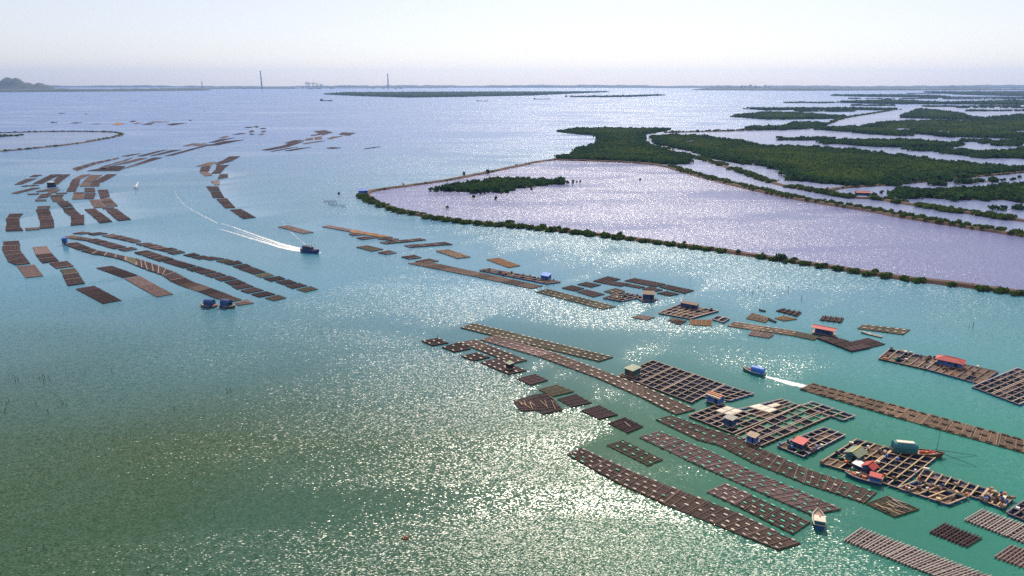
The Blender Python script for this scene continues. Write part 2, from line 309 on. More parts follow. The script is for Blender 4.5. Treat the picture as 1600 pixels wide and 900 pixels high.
# --- rafts around the huts in the middle distance
raft([(856,452.4),(962.5,479.7),(941.5,484),(835.7,456.5)], 4, 'olive', '{o} section, from the long brown strip, of the float-dotted strip aimed at the blue-hut cages', seq='m13', fl='float_white', rows=3, **L1)
strip([(666,409),(760,428.5),(848,447.5)], [(637,412),(735,431.5),(831,452)], [4,4], kind='brown', label='{o} section, from its pointed tip, of the long narrow brown strip', seq='m14', **L1)
raft([(671,405),(685,408),(664,411.5),(650,409)], 1, 'dark', 'stub of dark raft joined beside the tip of the long narrow brown strip')
raft([(779.5,403.5),(813,415.7),(794.5,418.7),(760,406)], 2, 'orange', '{o} half, from its narrow end, of the lone orange-brown raft', seq='m16', **L1)
mg = T(870, 420, 6.957)
raft(mg((330,148),(480,178),(370,205),(225,175)), 1, 'dark', 'dark raft at the outer corner of the ring of rafts by the blue-hut frame', **L1)
raft(mg((560,88),(690,115),(520,165),(395,140)), 1, 'dark', 'topmost dark raft of the ring by the blue-hut frame, a white speck on it', **L1)
raft(mg((590,138),(800,165),(690,195),(480,158)), 2, 'dark', '{o} of two joined dark rafts inside the ring by the blue-hut frame', seq='m3', **L1)
raft(mg((800,170),(960,200),(890,215),(740,187)), 1, 'dark', 'narrow dark raft closing the inner side of the ring by the blue-hut frame', **L1)
raft(mg((850,105),(1185,170),(1070,200),(735,135)), 3, 'dark', '{o} piece, from the ring opening, of the dark strip behind the blue-hut frame', seq='m5', **L1)
raft(mg((1200,178),(1495,240),(1390,275),(1110,202)), 3, 'dark', '{o} piece of the dark strip reaching away past the blue hut', seq='m6', **L1)
raft(mg((1020,200),(1150,235),(1040,255),(925,225)), 1, 'dark', 'small dark raft tucked between the blue hut and the dark strip', **L1)
raft(mg((1200,247),(1330,278),(1220,300),(1085,270)), 1, 'dark', 'dark raft floating just past the blue hut', **L1)
raft(mg((170,185),(300,215),(190,245),(55,215)), 1, 'dark', 'dark raft first past the end of the narrow brown strip', **L1)
raft(mg((330,230),(520,280),(390,310),(215,255)), 1, 'dark', 'dark raft between the float-dotted strip and the blue-hut frame', **L1)
raft(mg((640,215),(740,245),(620,285),(510,250)), 1, 'olive', 'ragged olive raft leaning on the blue-hut frame', loose=6, **L1)
# --- left-middle rafts
ng = T(500, 340, 6.154)
raft(ng((100,78),(310,120),(290,140),(25,90)), 2, 'pink', '{o} piece, from the tip, of the thin reddish raft line', seq='n1')
raft(ng((310,120),(700,190),(570,192),(290,142)), 4, 'orange', '{o} piece of the orange cluttered middle of the thin reddish raft line', seq='n1b', loose=3)
raft(ng((330,150),(420,167),(310,178),(275,162)), 1, 'dark', 'small dark raft touching the underside of the thin reddish line')
raft(ng((430,187),(560,193),(410,215),(350,200)), 1, 'dark', 'pointed dark raft under the orange middle of the thin reddish line')
raft(ng((600,197),(755,208),(700,225),(550,207)), 1, 'dark', 'dark raft ending the thin reddish line')
raft(ng((575,240),(960,203),(1020,218),(640,256)), 3, 'dark', '{o} piece, from the reddish line, of the straight dark raft touching it', seq='n5')
raft(ng((810,270),(1200,240),(1275,262),(870,290)), 3, 'dark', '{o} piece of the straight dark raft floating free beside its twin', seq='n6')
raft(ng((460,272),(605,308),(490,327),(350,288)), 1, 'olive', 'olive-topped raft floating below the thin reddish line')
raft(ng((660,320),(740,340),(630,358),(560,340)), 1, 'dark', 'little dark raft beside the olive-topped one')
raft(ng((905,365),(970,388),(850,403),(780,382)), 1, 'dark', 'little dark raft just above the tip of the narrow brown strip')
raft(ng((1240,310),(1450,380),(1320,395),(1120,325)), 2, 'tan', '{o} half of the lone tan-brown raft between the free dark raft and the orange one', seq='n10')
raft([(450,353),(490,363.4),(473.7,365.5),(435,355)], 2, 'pink', '{o} half of the lone pinkish raft beside the speeding trawler', seq='n11')
# --- rows A to F beside the canopied boats
a8, b7 = T(90, 355, 8), T(290, 380, 7.2727)
LA = '{o} raft of the outermost chain, counted towards the end beside the speeding trawler'
for q in [((320,62),(410,75),(300,90),(200,82)),((540,68),(625,82),(440,102),(380,87)),((700,92),(770,108),(640,130),(560,112)),((790,110),(870,130),(760,152),(660,135)),
          ((890,135),(975,155),(850,175),(770,155)),((1000,160),(1035,180),(940,198),(880,180)),((1150,202),(1190,215),(1030,232),(975,212)),((1230,222),(1300,240),(1150,262),(1075,240)),
          ((1300,248),(1370,262),(1220,282),(1150,265)),((1420,265),(1490,285),(1340,310),(1240,285)),((1530,298),(1590,318),(1450,342),(1375,322))]:
    raft(a8(*q), 1, random.choice(['dark', 'dark', 'dark', 'brown']), LA, seq='A')
for q in [((100,115),(165,138),(40,158),(-30,140)),((210,145),(290,165),(150,187),(65,165)),((300,155),(440,178),(270,197),(190,180)),((470,183),(540,203),(420,228),(345,208)),
          ((600,200),(650,228),(510,252),(440,235)),((690,238),(745,265),(600,292),(530,265)),((760,275),(830,298),(680,325),(610,300)),((840,302),(915,330),(770,358),(690,327)),
          ((930,340),(1005,368),(860,395),(790,370)),((1070,380),(1135,408),(965,438),(885,405)),((1180,417),(1265,452),(1110,475),(1020,445)),((1300,457),(1385,487),(1215,520),(1130,487)),((1430,495),(1505,527),(1360,560),(1260,532))]:
    raft(b7(*q), 1, random.choice(['dark', 'olive', 'brown', 'dark']), LA, seq='A', lvl=1)
LB = '{o} raft of the middle chain, counted from the end by the tiny blue hut'
for q, n, k in [(((180,112),(290,125),(180,150),(70,130)),1,'tan'),(((290,128),(420,145),(330,170),(190,150)),1,'brown'),(((490,148),(860,250),(700,275),(330,165)),4,'dark'),(((930,255),(995,275),(830,302),(750,282)),1,'dark'),
          (((1125,298),(1195,318),(1020,348),(955,322)),1,'dark'),(((1200,325),(1450,400),(1280,430),(1050,355)),3,'dark')]:
    raft(a8(*q), n, k, LB, seq='B')
raft([(271.5,405.8),(307,415.6),(287,419.5),(254,409.5)], 2, 'dark', LB, seq='B', lvl=1)
for i, q in enumerate([((150,268),(240,295),(75,325),(5,295)),((265,300),(355,328),(190,357),(105,325)),((385,335),(465,365),(300,395),(215,368)),((500,375),(585,405),(400,435),(330,405)),((605,418),(685,455),(515,482),(440,445)),
          ((690,462),(775,495),(590,528),(525,495)),((790,507),(890,538),(710,573),(625,545)),((920,552),(1020,585),(835,618),(745,587)),((1060,592),(1145,625),(1000,660),(900,630))]):
    raft(b7(*q), 1, 'brown' if i == 8 else 'dark', LB, seq='B', lvl=1)
LC = '{o} raft of the chain running from the tiny blue hut to the twin canopied boats'
raft(a8((250,195),(410,265),(260,290),(75,210)), 2, 'dark', LC, seq='C')
cu = a8((425,272),(510,300),(620,320),(730,345),(850,370),(990,400),(1090,430),(1260,490),(1445,560)); cl = a8((290,300),(430,340),(590,362),(720,390),(840,425),(990,485),(1120,540),(1260,585),(1370,620))
for i in range(len(cu) - 1):
    raft([cu[i], cu[i + 1], cl[i + 1], cl[i]], 1 if i < 5 else 2, ['dark','dark','dark','dark','olive','dark','dark','dark'][i], LC, seq='C', gap=0.05, ragged=True)
z6 = T(240, 360, 5.714)
cu = z6((190,378),(290,430),(360,465),(440,490),(520,520),(615,555),(700,590),(790,622)); cl = z6((90,410),(150,455),(225,490),(310,520),(400,550),(480,580),(560,612),(700,642))
raft([cu[0], cu[1], cl[1], cl[0]], 1, 'dark', LC, seq='C')
for i in range(1, len(cu) - 1):
    raft([cu[i], cu[i + 1], cl[i + 1], cl[i]], 1, ['dark','dark','brown','brown','dark','dark','brown'][i], LC, seq='C', gap=0.06, lvl=1)
raft(b7((700,645),(780,685),(600,712),(560,690)), 1, 'pink', 'ragged purplish raft with litter just past the twin canopied boats', loose=6, lvl=1)
raft(a8((680,488),(1005,605),(815,635),(485,515)), 3, 'dark', '{o} dark raft, from the free end, of the chain turning pinkish halfway', seq='D', lvl=1)
e5 = T(0, 340, 5.623)
raft([(218.7,431.6),(242,445),(217,449),(194.7,436)], 1, 'pink', 'pinkish raft next to the dark ones in the half-pinkish chain', lvl=1)
raft([(242.5,445.3),(270.5,460),(245.4,464.5),(217.5,449.4)], 1, 'pink', 'pinkish raft at the very end of the half-pinkish chain', lvl=1)
LE = '{o} dark raft above the pinkish one in the short stack topped by a dark square'
raft(e5((30,215),(25,295),(180,290),(163,207)), 2, 'dark', LE, seq='E'); raft(e5((30,300),(70,382),(215,348),(180,292)), 2, 'dark', LE, seq='E'); raft(e5((75,388),(140,420),(262,405),(217,352)), 1, 'dark', LE, seq='E')
raft(e5((150,432),(225,533),(380,515),(305,418)), 1, 'pink', 'pinkish raft ending the short stack of dark squares', lvl=1)
raft(e5((288,265),(318,328),(455,318),(412,258)), 1, 'pink', 'pinkish raft at the head of the stack with the weed-green raft')
raft(e5((310,335),(370,402),(515,385),(450,320)), 2, 'dark', '{o} dark raft below the pinkish head of the stack with the weed-green raft', seq='F2')
raft(e5((440,405),(500,447),(648,430),(590,387)), 1, 'dark', 'dark raft just above the weed-green one')
raft(e5((530,465),(560,505),(690,490),(660,450)), 1, 'olive', 'weed-green topped raft piece in the middle of its stack', ragged=True)
raft(e5((560,507),(600,602),(750,580),(690,492)), 2, 'dark', '{o} shaggy dark raft below the weed-green one', seq='F5', ragged=True)
raft(e5((665,630),(905,760),(1068,730),(830,603)), 4, 'dark', '{o} raft, from the shaggy ones, of the four tidy dark rafts ending their stack', seq='F6', lvl=1, gap=0.05)
# --- far left clusters
gg = T(10, 265, 8)
def G(items, label, group, kind='dark'):
    for it in items:
        q, n = it[0], it[1]; k = it[2] if len(it) > 2 else random.choice([kind, kind, 'brown', kind, kind])
        raft(q, n, k, label, group, gap=0.13 if n > 1 else 0.0)
def V(tl, tr, br, bl): return gg(tl, bl, br, tr)        # pieces stacked down the sheet
G([(V((40,560),(205,555),(160,610),(5,610)),1),(V((5,612),(160,610),(160,700),(0,705)),2),(V((0,710),(160,700),(215,770),(0,775)),2)], 'purplish-brown raft of the hooked stack next to the upright striped column', 'rafts of the hooked stack')
G([(V((230,738),(410,730),(410,750),(245,765)),1)], 'single thin raft bridging the hooked stack and the striped column', None)
G([(V((390,465),(540,460),(545,480),(385,487)),1),(V((375,500),(530,490),(550,560),(395,570)),2),(V((400,575),(560,565),(590,640),(420,650)),3),(V((420,655),(580,645),(600,730),(420,745)),3)], 'raft of the upright striped column next to the hooked stack', 'rafts of the striped column')
G([(V((560,325),(715,320),(690,350),(555,355)),1),(V((555,358),(690,352),(725,395),(590,405)),1),(V((630,415),(760,395),(830,460),(690,480)),2),(V((700,490),(840,475),(870,520),(730,530)),1),(V((730,535),(880,522),(930,570),(790,575)),1),(V((810,585),(965,570),(970,690),(805,705)),4)], 'raft of the winding column below the white-roofed houseboat', 'rafts of the winding column')
G([(V((440,310),(570,295),(520,350),(390,365)),2),(V((360,380),(495,380),(495,395),(360,397)),1),(V((540,265),(680,250),(620,290),(530,300)),1),(V((620,297),(755,292),(750,303),(620,308)),1),(V((270,308),(410,300),(405,312),(280,318)),1),(V((370,272),(560,250),(540,270),(380,285)),1),(V((470,255),(640,225),(640,235),(500,262)),1)], 'dark raft of the loose cluster just below the white-roofed houseboat', 'loose rafts below the houseboat')
G([(gg((65,298),(330,230),(430,230),(130,305)),3),(gg((100,190),(250,120),(380,112),(190,187)),4),(gg((180,210),(340,192),(410,200),(200,215)),2),(gg((330,180),(560,65),(685,60),(440,180)),4),(gg((560,190),(660,65),(800,60),(640,185)),4),(gg((290,92),(350,70),(445,70),(370,92)),1)], 'dark raft of the slanting rows around the white-roofed houseboat', 'slanting rafts around the houseboat')
G([(V((940,68),(1050,62),(920,125),(830,125)),2),(V((830,128),(920,128),(910,178),(800,172)),1),(V((800,180),(915,180),(890,225),(780,230)),1),(V((780,232),(880,228),(870,275),(755,278)),1)], 'raft of the curling row beyond the winding column', 'rafts of the curling row')
G([(V((1060,70),(1200,68),(1090,155),(950,158)),3),(V((945,170),(1060,165),(1050,210),(920,212)),1),(V((1062,166),(1170,165),(1160,210),(1052,212)),1),(V((1255,62),(1380,60),(1200,160),(1080,163)),4),(V((980,235),(1100,232),(1100,245),(980,247)),1),(V((990,255),(1110,250),(1100,285),(970,287)),2)], 'raft of the two slanting rows between the curling row and the small white speedboat', 'rafts of the two slanting rows')
G([(V((845,290),(970,290),(970,302),(845,303)),1),(V((850,310),(970,308),(960,372),(820,375)),3),(V((985,300),(1115,297),(1090,370),(970,372)),3)], 'raft of the square block of stripes in the left raft field', 'rafts of the square block')
G([(V((1150,258),(1270,252),(1285,340),(1170,370)),3),(V((1180,372),(1300,357),(1390,460),(1250,462)),3),(V((1205,480),(1350,475),(1350,488),(1205,493)),1)], 'dark raft of the bent column flanking the square block of stripes', 'rafts of the bent column')
G([(V((1040,385),(1165,378),(1245,473),(1100,480)),4),(V((980,500),(1110,490),(1330,655),(1180,675)),6),(V((1240,505),(1380,495),(1560,630),(1400,645)),5)], 'raft of the three slanting ladders below the square block of stripes', 'rafts of the three ladders')
hh = T(100, 190, 5)
G([(hh((60,368),(240,318),(260,330),(95,385)),3),(hh((240,318),(435,282),(430,289),(262,330)),3),(hh((300,352),(540,280),(500,300),(270,365)),3),(hh((180,388),(380,345),(480,350),(430,386)),3),(hh((380,343),(600,285),(660,285),(485,330)),3),(hh((450,372),(700,282),(770,282),(560,345)),4)], 'dark raft of the thick band of rows beyond the left raft field', 'rafts of the thick band')
G([(hh((450,272),(530,258),(600,250),(500,272)),1),(hh((570,272),(740,230),(810,220),(620,272)),3),(hh((665,272),(840,225),(920,220),(740,262)),3),(hh((780,272),(1120,180),(1160,178),(850,265)),6)], 'thin raft of the long rows stretching away up the channel', 'rafts of the long far rows')
G([(hh((1120,190),(1250,155),(1410,142),(1200,185)),3),(hh((1130,165),(1220,140),(1340,125),(1180,165)),2),(hh((1210,130),(1250,115),(1290,115),(1250,130)),1),(hh((925,192),(1000,172),(1060,172),(970,192)),1),(hh((1010,188),(1080,172),(1120,172),(1060,190)),1),(hh((1320,102),(1380,92),(1425,92),(1360,102)),1)], 'thin raft at the far tip of the long channel rows', 'rafts at the far tip')
G([(hh((1410,46),(1450,42),(1480,47),(1430,50)),1),(hh((1440,80),(1470,66),(1490,78),(1460,86)),1),(hh((1480,38),(1510,36),(1525,44),(1500,48)),1),(hh((1530,54),(1560,50),(1582,56),(1545,58)),1),(hh((1535,80),(1560,72),(1582,74),(1560,83)),1),(hh((1515,104),(1550,92),(1572,95),(1545,105)),1)], 'tiny far raft of the scattered cluster past the long channel rows', 'scattered tiny far rafts')
f4 = T(0, 170, 4.5)
G([(f4((790,112),(820,97),(880,102),(830,116)),1,'orange'),(f4((910,93),(930,84),(960,86),(935,94)),1,'dark'),(f4((935,103),(960,97),(1000,100),(970,105)),1,'pink'),(f4((1000,112),(1040,101),(1090,99),(1060,113)),1,'dark'),(f4((1050,94),(1080,90),(1190,92),(1130,96)),1,'orange'),(f4((1170,112),(1220,104),(1320,100),(1210,118)),2,'dark'),(f4((650,108),(680,104),(710,106),(680,110)),1,'pink'),(f4((490,101),(530,96),(580,97),(530,103)),1,'dark')], 'faint far raft of the scattered line beyond the left dyke loop', 'faint far rafts beyond the dyke loop')
ii = T(260, 170, 4.444)
def VI(tl, tr, br, bl): return ii(tl, bl, br, tr)
G([(ii((395,357),(440,332),(515,330),(460,360)),2,'dark'),(ii((335,382),(395,360),(462,362),(350,396)),2,'dark'),(VI((245,405),(310,400),(295,434),(233,436)),2,'dark'),(VI((232,440),(290,438),(322,462),(270,468)),1,'pink'),(VI((350,395),(435,390),(395,420),(345,420)),2,'dark'),(VI((345,422),(400,420),(375,448),(310,450)),1,'dark'),(VI((370,458),(425,455),(425,475),(357,490)),1,'dark'),(VI((310,505),(370,500),(370,525),(340,532)),1,'pink')], 'dark raft of the ring-shaped head of the question-mark chain', 'rafts of the ring-shaped head')
G([(ii((210,400),(290,375),(345,372),(300,398)),1,'tan')], 'tan raft jutting from the ring-shaped head of the question-mark chain', None)
G([(VI((275,540),(360,543),(370,570),(300,572)),1,'dark'),(VI((305,578),(375,575),(400,620),(325,620)),2,'dark'),(VI((345,628),(415,622),(480,690),(410,692)),3,'dark'),(VI((442,703),(515,697),(622,757),(540,767)),3,'dark')], 'dark raft of the straight tail of the question-mark chain', 'rafts of the straight tail')
G([(ii((655,288),(790,262),(850,265),(700,290)),2),(ii((780,265),(860,240),(960,225),(840,268)),2),(ii((820,238),(880,220),(960,218),(860,243)),1),(ii((960,210),(1080,190),(1085,210),(960,222)),2),(ii((1000,185),(1060,175),(1080,180),(1010,188)),1),(ii((1020,156),(1105,150),(1160,165),(1080,185)),2),(ii((1115,208),(1150,195),(1225,190),(1140,212)),1),(ii((1200,180),(1220,165),(1315,168),(1270,187)),1),(ii((940,243),(1060,225),(1110,222),(960,246)),2),(ii((720,296),(840,275),(920,265),(740,297)),2),(ii((820,292),(920,275),(1010,267),(860,293)),2)], 'dark raft of the far slanting cluster in mid channel', 'rafts of the far slanting cluster')
G([(ii((1110,275),(1150,268),(1215,272),(1160,278)),1,'dark')], 'small dark raft just past the far slanting cluster', None)
G([(ii((1370,278),(1440,268),(1490,262),(1390,280)),1,'dark')], 'thin sliver of raft alone farthest from the slanting cluster', None)
# --- rafts by the red-roofed hut
rr = T(1130, 470, 5.333)
raft(rr((90,180),(620,260),(580,295),(30,215)), 4, 'tan', '{o} section, from the free end, of the float-dotted strip leading to the red-roofed hut', seq='r1', fl='float_white', rows=3, **L1)
raft(rr((245,250),(425,285),(380,315),(205,290)), 2, 'pink', '{o} half of the raft tied beside the float-dotted strip', seq='r2', **L1)
raft(rr((622,263),(800,297),(755,332),(585,297)), 1, 'olive', 'olive raft between the float-dotted strip and the red-roofed hut', **L1)
raft(rr((885,300),(1225,400),(1075,430),(780,317)), 4, 'dark', '{o} ridged section, from the red-roofed hut, of the dark raft beyond it', seq='r4', ridges=True, **L1)
raft(rr((1210,315),(1350,365),(1225,395),(1075,345)), 2, 'dark', '{o} half of the dark raft joined sideways past the red-roofed hut', seq='r5', **L1)
raft(rr((240,105),(390,145),(350,185),(190,150)), 1, 'tan', 'battered brown raft floating above the float-dotted strip', loose=8, **L1)
raft(rr((510,130),(615,155),(500,170),(430,150)), 1, 'orange', 'orange-brown raft wedged between the battered raft and the slatted one', loose=3, **L1)
raft(rr((490,70),(655,100),(615,135),(440,88)), 1, 'dark', 'slatted brown raft beside the tiny dinghy', ridges=True, **L1)
raft(rr((830,130),(1005,150),(985,187),(805,165)), 1, 'dark', 'lone raft with pale cross poles beyond the red-roofed hut', ridges=True, **L1)
raft(rr((1170,200),(1560,245),(1500,287),(1115,235)), 3, 'olive', '{o} section of the olive raft floating alone past the red-roofed hut', seq='r10', fl='float_white', rows=2, **L1)
raft([(1050,497.5),(1073,502),(1062,509),(1044,502)], 1, 'dark', 'ragged brown raft below the purple-hut cages', loose=5, **L1)
raft([(1078,500),(1113,500),(1111,510),(1078,508)], 1, 'orange', 'rust-orange raft below the purple-hut cages', **L1)
raft([(1000,493),(1023,496),(1010,501),(986,496.5)], 1, 'pink', 'flat greyish raft awash beside the purple-hut cages', **L1)

# ------------------------------------------------------------------ fish cages (survey data)
CAGES = [
 dict(q=[(968,588),(1080,631),(1132,603),(1020,565)], nu=10, nv=6, wood='cage_wood', label='large open cage raft with the green hut and red door on its corner', dbl_u=(3,6), net=('net_dark',)),
 dict(q=[(1098,622),(1140,628),(1178,617),(1133,604)], nu=3, nv=4, wood='cage_wood', label='small cage raft beside the hut with the orange-striped roof', net=('net_dark',)),
 dict(q=[(1076,652),(1145,679),(1199.5,657),(1124,634)], nu=6, nv=5, wood='cage_wood', label='cage raft holding the grey flat-roofed box hut and white sheets', dbl_u=(2,), net=('net_dark','net_dark','net_green'), sheets=[(1,3),(1,4),(2,4),(2,3)]),
 dict(q=[(1150,643),(1200,657),(1250,636),(1222,626)], nu=4, nv=4, wood='cage_wood', label='cage raft with a row of white sheets behind the flat-roofed hut', net=('net_dark','net_green','net_brown'), sheets=[(0,1),(1,1),(2,1),(1,2)]),
 dict(q=[(1150,682.5),(1189,699),(1296,653),(1251,636)], nu=3, nv=9, wood='cage_wood', label='long cage raft with the yellow-roofed hut on its end', dbl_u=(2,), net=('net_dark','net_dark','net_purple','net_green')),
 dict(q=[(1253,636),(1317,659),(1336,652),(1270,630)], nu=4, nv=2, wood='cage_wood', label='short row of cages with green nets at the tip of the yellow-hut raft', net=('net_dark','net_green')),
 dict(q=[(1214,699),(1255,716),(1320,682),(1287,670)], nu=3, nv=7, wood='cage_wood', label='small separate cage raft with the little red-roofed shelter', net=('net_dark','net_dark','net_brown'), clutter=22),
 dict(q=[(1281,726),(1341,743),(1396,704),(1338,689)], nu=4, nv=5, wood='cage_wood_gold', label='golden-beamed cage raft under the olive gable-roofed hut', net=('net_brown','net_dark','net_dark'), clutter=14),
 dict(q=[(1345,745),(1402,765),(1460,719),(1397.5,704.5)], nu=4, nv=6, wood='cage_wood_gold', label='golden-beamed cage raft moored alongside the teal-canopied boat', net=('net_dark',), clutter=8),
 dict(q=[(1431,753),(1530,782),(1543,767),(1444,736)], nu=7, nv=2, wood='cage_wood_gold', label='upper row of golden cages reaching out from the teal-canopied boat', net=('net_dark','net_dark','net_purple'), clutter=4),
 dict(q=[(1403,765.5),(1482,791),(1512,779),(1431,754.5)], nu=5, nv=2, wood='cage_wood_gold', label='lower row of golden cages with blue drums at its end', net=('net_brown','net_dark'), clutter=14),
 dict(q=[(1531,783),(1566,797),(1582,782),(1544,768)], nu=4, nv=2, wood='cage_wood_gold', label='end cage raft piled with brown gear beyond the golden rows', net=('net_brown',), clutter=26),
 dict(q=[(1572,804),(1607,818),(1640,796),(1603,783)], nu=3, nv=3, wood='cage_wood_dark', label='blue-edged dark cage raft with a white box on its corner', net=('net_dark',), clutter=6),
 dict(q=[(1373,562),(1446,578.5),(1468,563),(1390,547)], nu=6, nv=3, wood='cage_wood', label='cage raft littered with gear on one side of the broad red-roofed house', net=('net_dark','net_brown','net_brown'), clutter=20),
 dict(q=[(1447,578.8),(1531,602),(1559,582.5),(1469,563)], nu=7, nv=3, wood='cage_wood_dark', label='brown-decked cage raft carrying the broad red-roofed house', net=('net_brown','net_brown','net_dark'), clutter=10),
 dict(q=[(1519,606.5),(1592,634),(1665,602),(1590,577)], nu=7, nv=7, wood='cage_wood', label='wide cage raft beyond the broad red-roofed house', net=('net_dark','net_dark','net_purple'), dbl_u=(3,)),
 dict(q=[(1029,490.5),(1078,499.5),(1123,487),(1062,477)], nu=6, nv=4, wood='cage_wood', label='cage raft under the long purple-blue hut with the flat roof', net=('net_dark','net_brown'), clutter=5),
 dict(q=[(1113,500),(1130,505.5),(1140,499),(1121,495)], nu=2, nv=1, wood='cage_wood', label='two loose cage frames beside the purple-hut cages', net=('net_dark',)),
 dict(q=[(942,466.7),(971,472),(1005,464.5),(972,458)], nu=4, nv=3, wood='cage_wood_dark', label='frame raft with pale poles attached to the blue hut', net=('net_brown','net_dark'), clutter=8),
 dict(q=[(996,467),(1005,473),(1028,469.5),(1015,463.5)], nu=2, nv=2, wood='cage_wood_dark', label='small platform raft under the tan-roofed blue hut', net=('net_brown',), clutter=3),
 dict(q=[(749,423.5),(854.5,444.5),(876,441.5),(763,420.8)], nu=12, nv=2, wood='cage_wood_dark', label='narrow frame raft with the bright blue lean-to near its end', net=('net_brown','net_dark'), clutter=18),
]
# ------------------------------------------------------------------ the setting: water
def cross2(a, b): return a[0] * b[1] - a[1] * b[0]
def inpoly(X, Y, poly):
    r = np.zeros(X.shape, bool); n = len(poly)
    for i in range(n):
        x0, y0 = poly[i][0], poly[i][1]; x1, y1 = poly[(i + 1) % n][0], poly[(i + 1) % n][1]
        if y0 == y1: continue
        c = ((y0 > Y) != (y1 > Y)) & (X < (x1 - x0) * (Y - y0) / (y1 - y0) + x0); r ^= c
    return r
def build_water():
    # lee of the rafts: ripples die out behind whatever floats, along the wind
    gx = np.arange(-420, 520, 2.0); gy = np.arange(100, 900, 2.0)
    XX, YY = np.meshgrid(gx, gy); occ = np.zeros(XX.shape)
    for d in RAFTS + CAGES:
        q = [gp(*p) for p in d['q']]
        xs = [p.x for p in q]; ys = [p.y for p in q]
        i0, i1 = np.searchsorted(gx, [min(xs) - 2, max(xs) + 2]); j0, j1 = np.searchsorted(gy, [min(ys) - 2, max(ys) + 2])
        if i1 <= i0 or j1 <= j0: continue
        occ[j0:j1, i0:i1] = np.maximum(occ[j0:j1, i0:i1], inpoly(XX[j0:j1, i0:i1], YY[j0:j1, i0:i1], q))
    wd = np.array([math.sin(R(38)), math.cos(R(38))]); calm = np.zeros(XX.shape)
    for k in range(0, 40):
        dx, dy = int(round(wd[0] * k)), int(round(wd[1] * k)); sh = np.zeros(XX.shape)
        sh[dy:, dx:] = occ[:occ.shape[0] - dy or None, :occ.shape[1] - dx or None]
        calm = np.maximum(calm, sh * math.exp(-k * 2 / 30.0))
    for _ in range(5):
        p = np.pad(calm, 1, 'edge'); calm = (p[:-2, 1:-1] + p[2:, 1:-1] + p[1:-1, :-2] + p[1:-1, 2:] + p[1:-1, 1:-1] * 2) / 6
    calm = np.clip(calm * 1.25, 0, 1)
    def axis(lo, hi, step, far_lo, far_hi):
        a = list(np.arange(lo, hi + .1, step)); d = step
        while a[-1] < far_hi: d *= 1.25; a.append(min(a[-1] + d, far_hi))
        d = step
        while a[0] > far_lo: d *= 1.25; a.insert(0, max(a[0] - d, far_lo))
        return np.array(a)
    ax = axis(-416, 516, 4.0, -20000, 20000); ay = axis(104, 896, 4.0, -3000, 20000)
    PX, PY = np.meshgrid(ax, ay); nx, ny = len(ax), len(ay)
    co = np.stack([PX.ravel(), PY.ravel(), np.zeros(PX.size)], 1)
    ii_ = np.clip(np.searchsorted(gx, PX.ravel()), 0, len(gx) - 1); jj = np.clip(np.searchsorted(gy, PY.ravel()), 0, len(gy) - 1)
    inside = (PX.ravel() > gx[0]) & (PX.ravel() < gx[-1]) & (PY.ravel() > gy[0]) & (PY.ravel() < gy[-1])
    cv = np.where(inside, calm[jj, ii_], 0.0)
    idx = np.arange(nx * ny).reshape(ny, nx)
    f = np.stack([idx[:-1, :-1], idx[:-1, 1:], idx[1:, 1:], idx[1:, :-1]], -1).reshape(-1, 4)
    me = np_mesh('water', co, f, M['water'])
    a = me.attributes.new('calm', 'FLOAT', 'POINT'); a.data.foreach_set('value', cv.astype(np.float32))
    o = link(bpy.data.objects.new('water', me)); tag(o, None, None, kind='structure')
def np_mesh(name, co, faces, mat):
    me = bpy.data.meshes.new(name); k = faces.shape[1]
    me.vertices.add(len(co)); me.vertices.foreach_set('co', np.ascontiguousarray(co, np.float32).ravel())
    me.loops.add(faces.size); me.loops.foreach_set('vertex_index', np.ascontiguousarray(faces, np.int32).ravel())
    me.polygons.add(len(faces)); me.polygons.foreach_set('loop_start', np.arange(0, faces.size, k, dtype=np.int32))
    me.materials.append(mat); me.update(calc_edges=True); return me
build_water()
def sheet(name, pts, z, mat):
    m = MB(); m.add([(p.x, p.y, z) for p in pts], [tuple(range(len(pts)))])
    o = m.build(name, mat); tag(o, None, None, kind='structure'); return o
PX = lambda pts: [gp(*p) for p in pts]
def tri_fill(name, pts, z, mat, thick=None):
    import bmesh
    bm = bmesh.new(); vs_ = [bm.verts.new((p.x, p.y, z)) for p in pts]
    es = [bm.edges.new((vs_[i], vs_[(i + 1) % len(vs_)])) for i in range(len(vs_))]
    bmesh.ops.triangle_fill(bm, edges=es, use_beauty=True)
    for f in bm.faces:
        if f.normal.z < 0: f.normal_flip()
    if thick:
        r = bmesh.ops.extrude_edge_only(bm, edges=[e for e in bm.edges if e.is_boundary])
        for v in r['geom']:
            if isinstance(v, bmesh.types.BMVert): v.co.z -= thick
    me = bpy.data.meshes.new(name); bm.to_mesh(me); bm.free(); me.materials.append(mat)
    o = link(bpy.data.objects.new(name, me)); tag(o, None, None, kind='structure'); return o
# ------------------------------------------------------------------ levees, ponds, mangrove flats
LEVEE1 = [(868,250),(840,252.5),(800,262),(750,272),(700,282),(640,290.5),(590,297),(570,302),(574,311),(600,322),(630,331),(680,341.5),(740,349),(810,354),(870,360),(960,370.5),(1040,381),(1120,391),(1200,403.5),(1300,418.5),(1400,434.5),(1500,446),(1600,459.5),(1720,476)]
LEVEE2 = [(860,250),(930,252),(1000,255),(1040,260),(1070,270),(1130,286),(1180,298),(1240,311),(1300,321),(1360,330),(1420,342),(1500,354.5),(1560,363.5),(1720,388)]
LEVEE3 = [(1040,233),(1062,241),(1100,250),(1150,266),(1200,285),(1250,296),(1284,301),(1300,305),(1334,310),(1372,311),(1396,316),(1422,320),(1453,324.5),(1481,330),(1517,334),(1564,341),(1600,346),(1720,362)]
LEVEE4 = [(1290,298),(1327,292.5),(1386,289.5),(1434,285),(1481,279.5),(1552,274),(1600,269.5),(1700,262)]
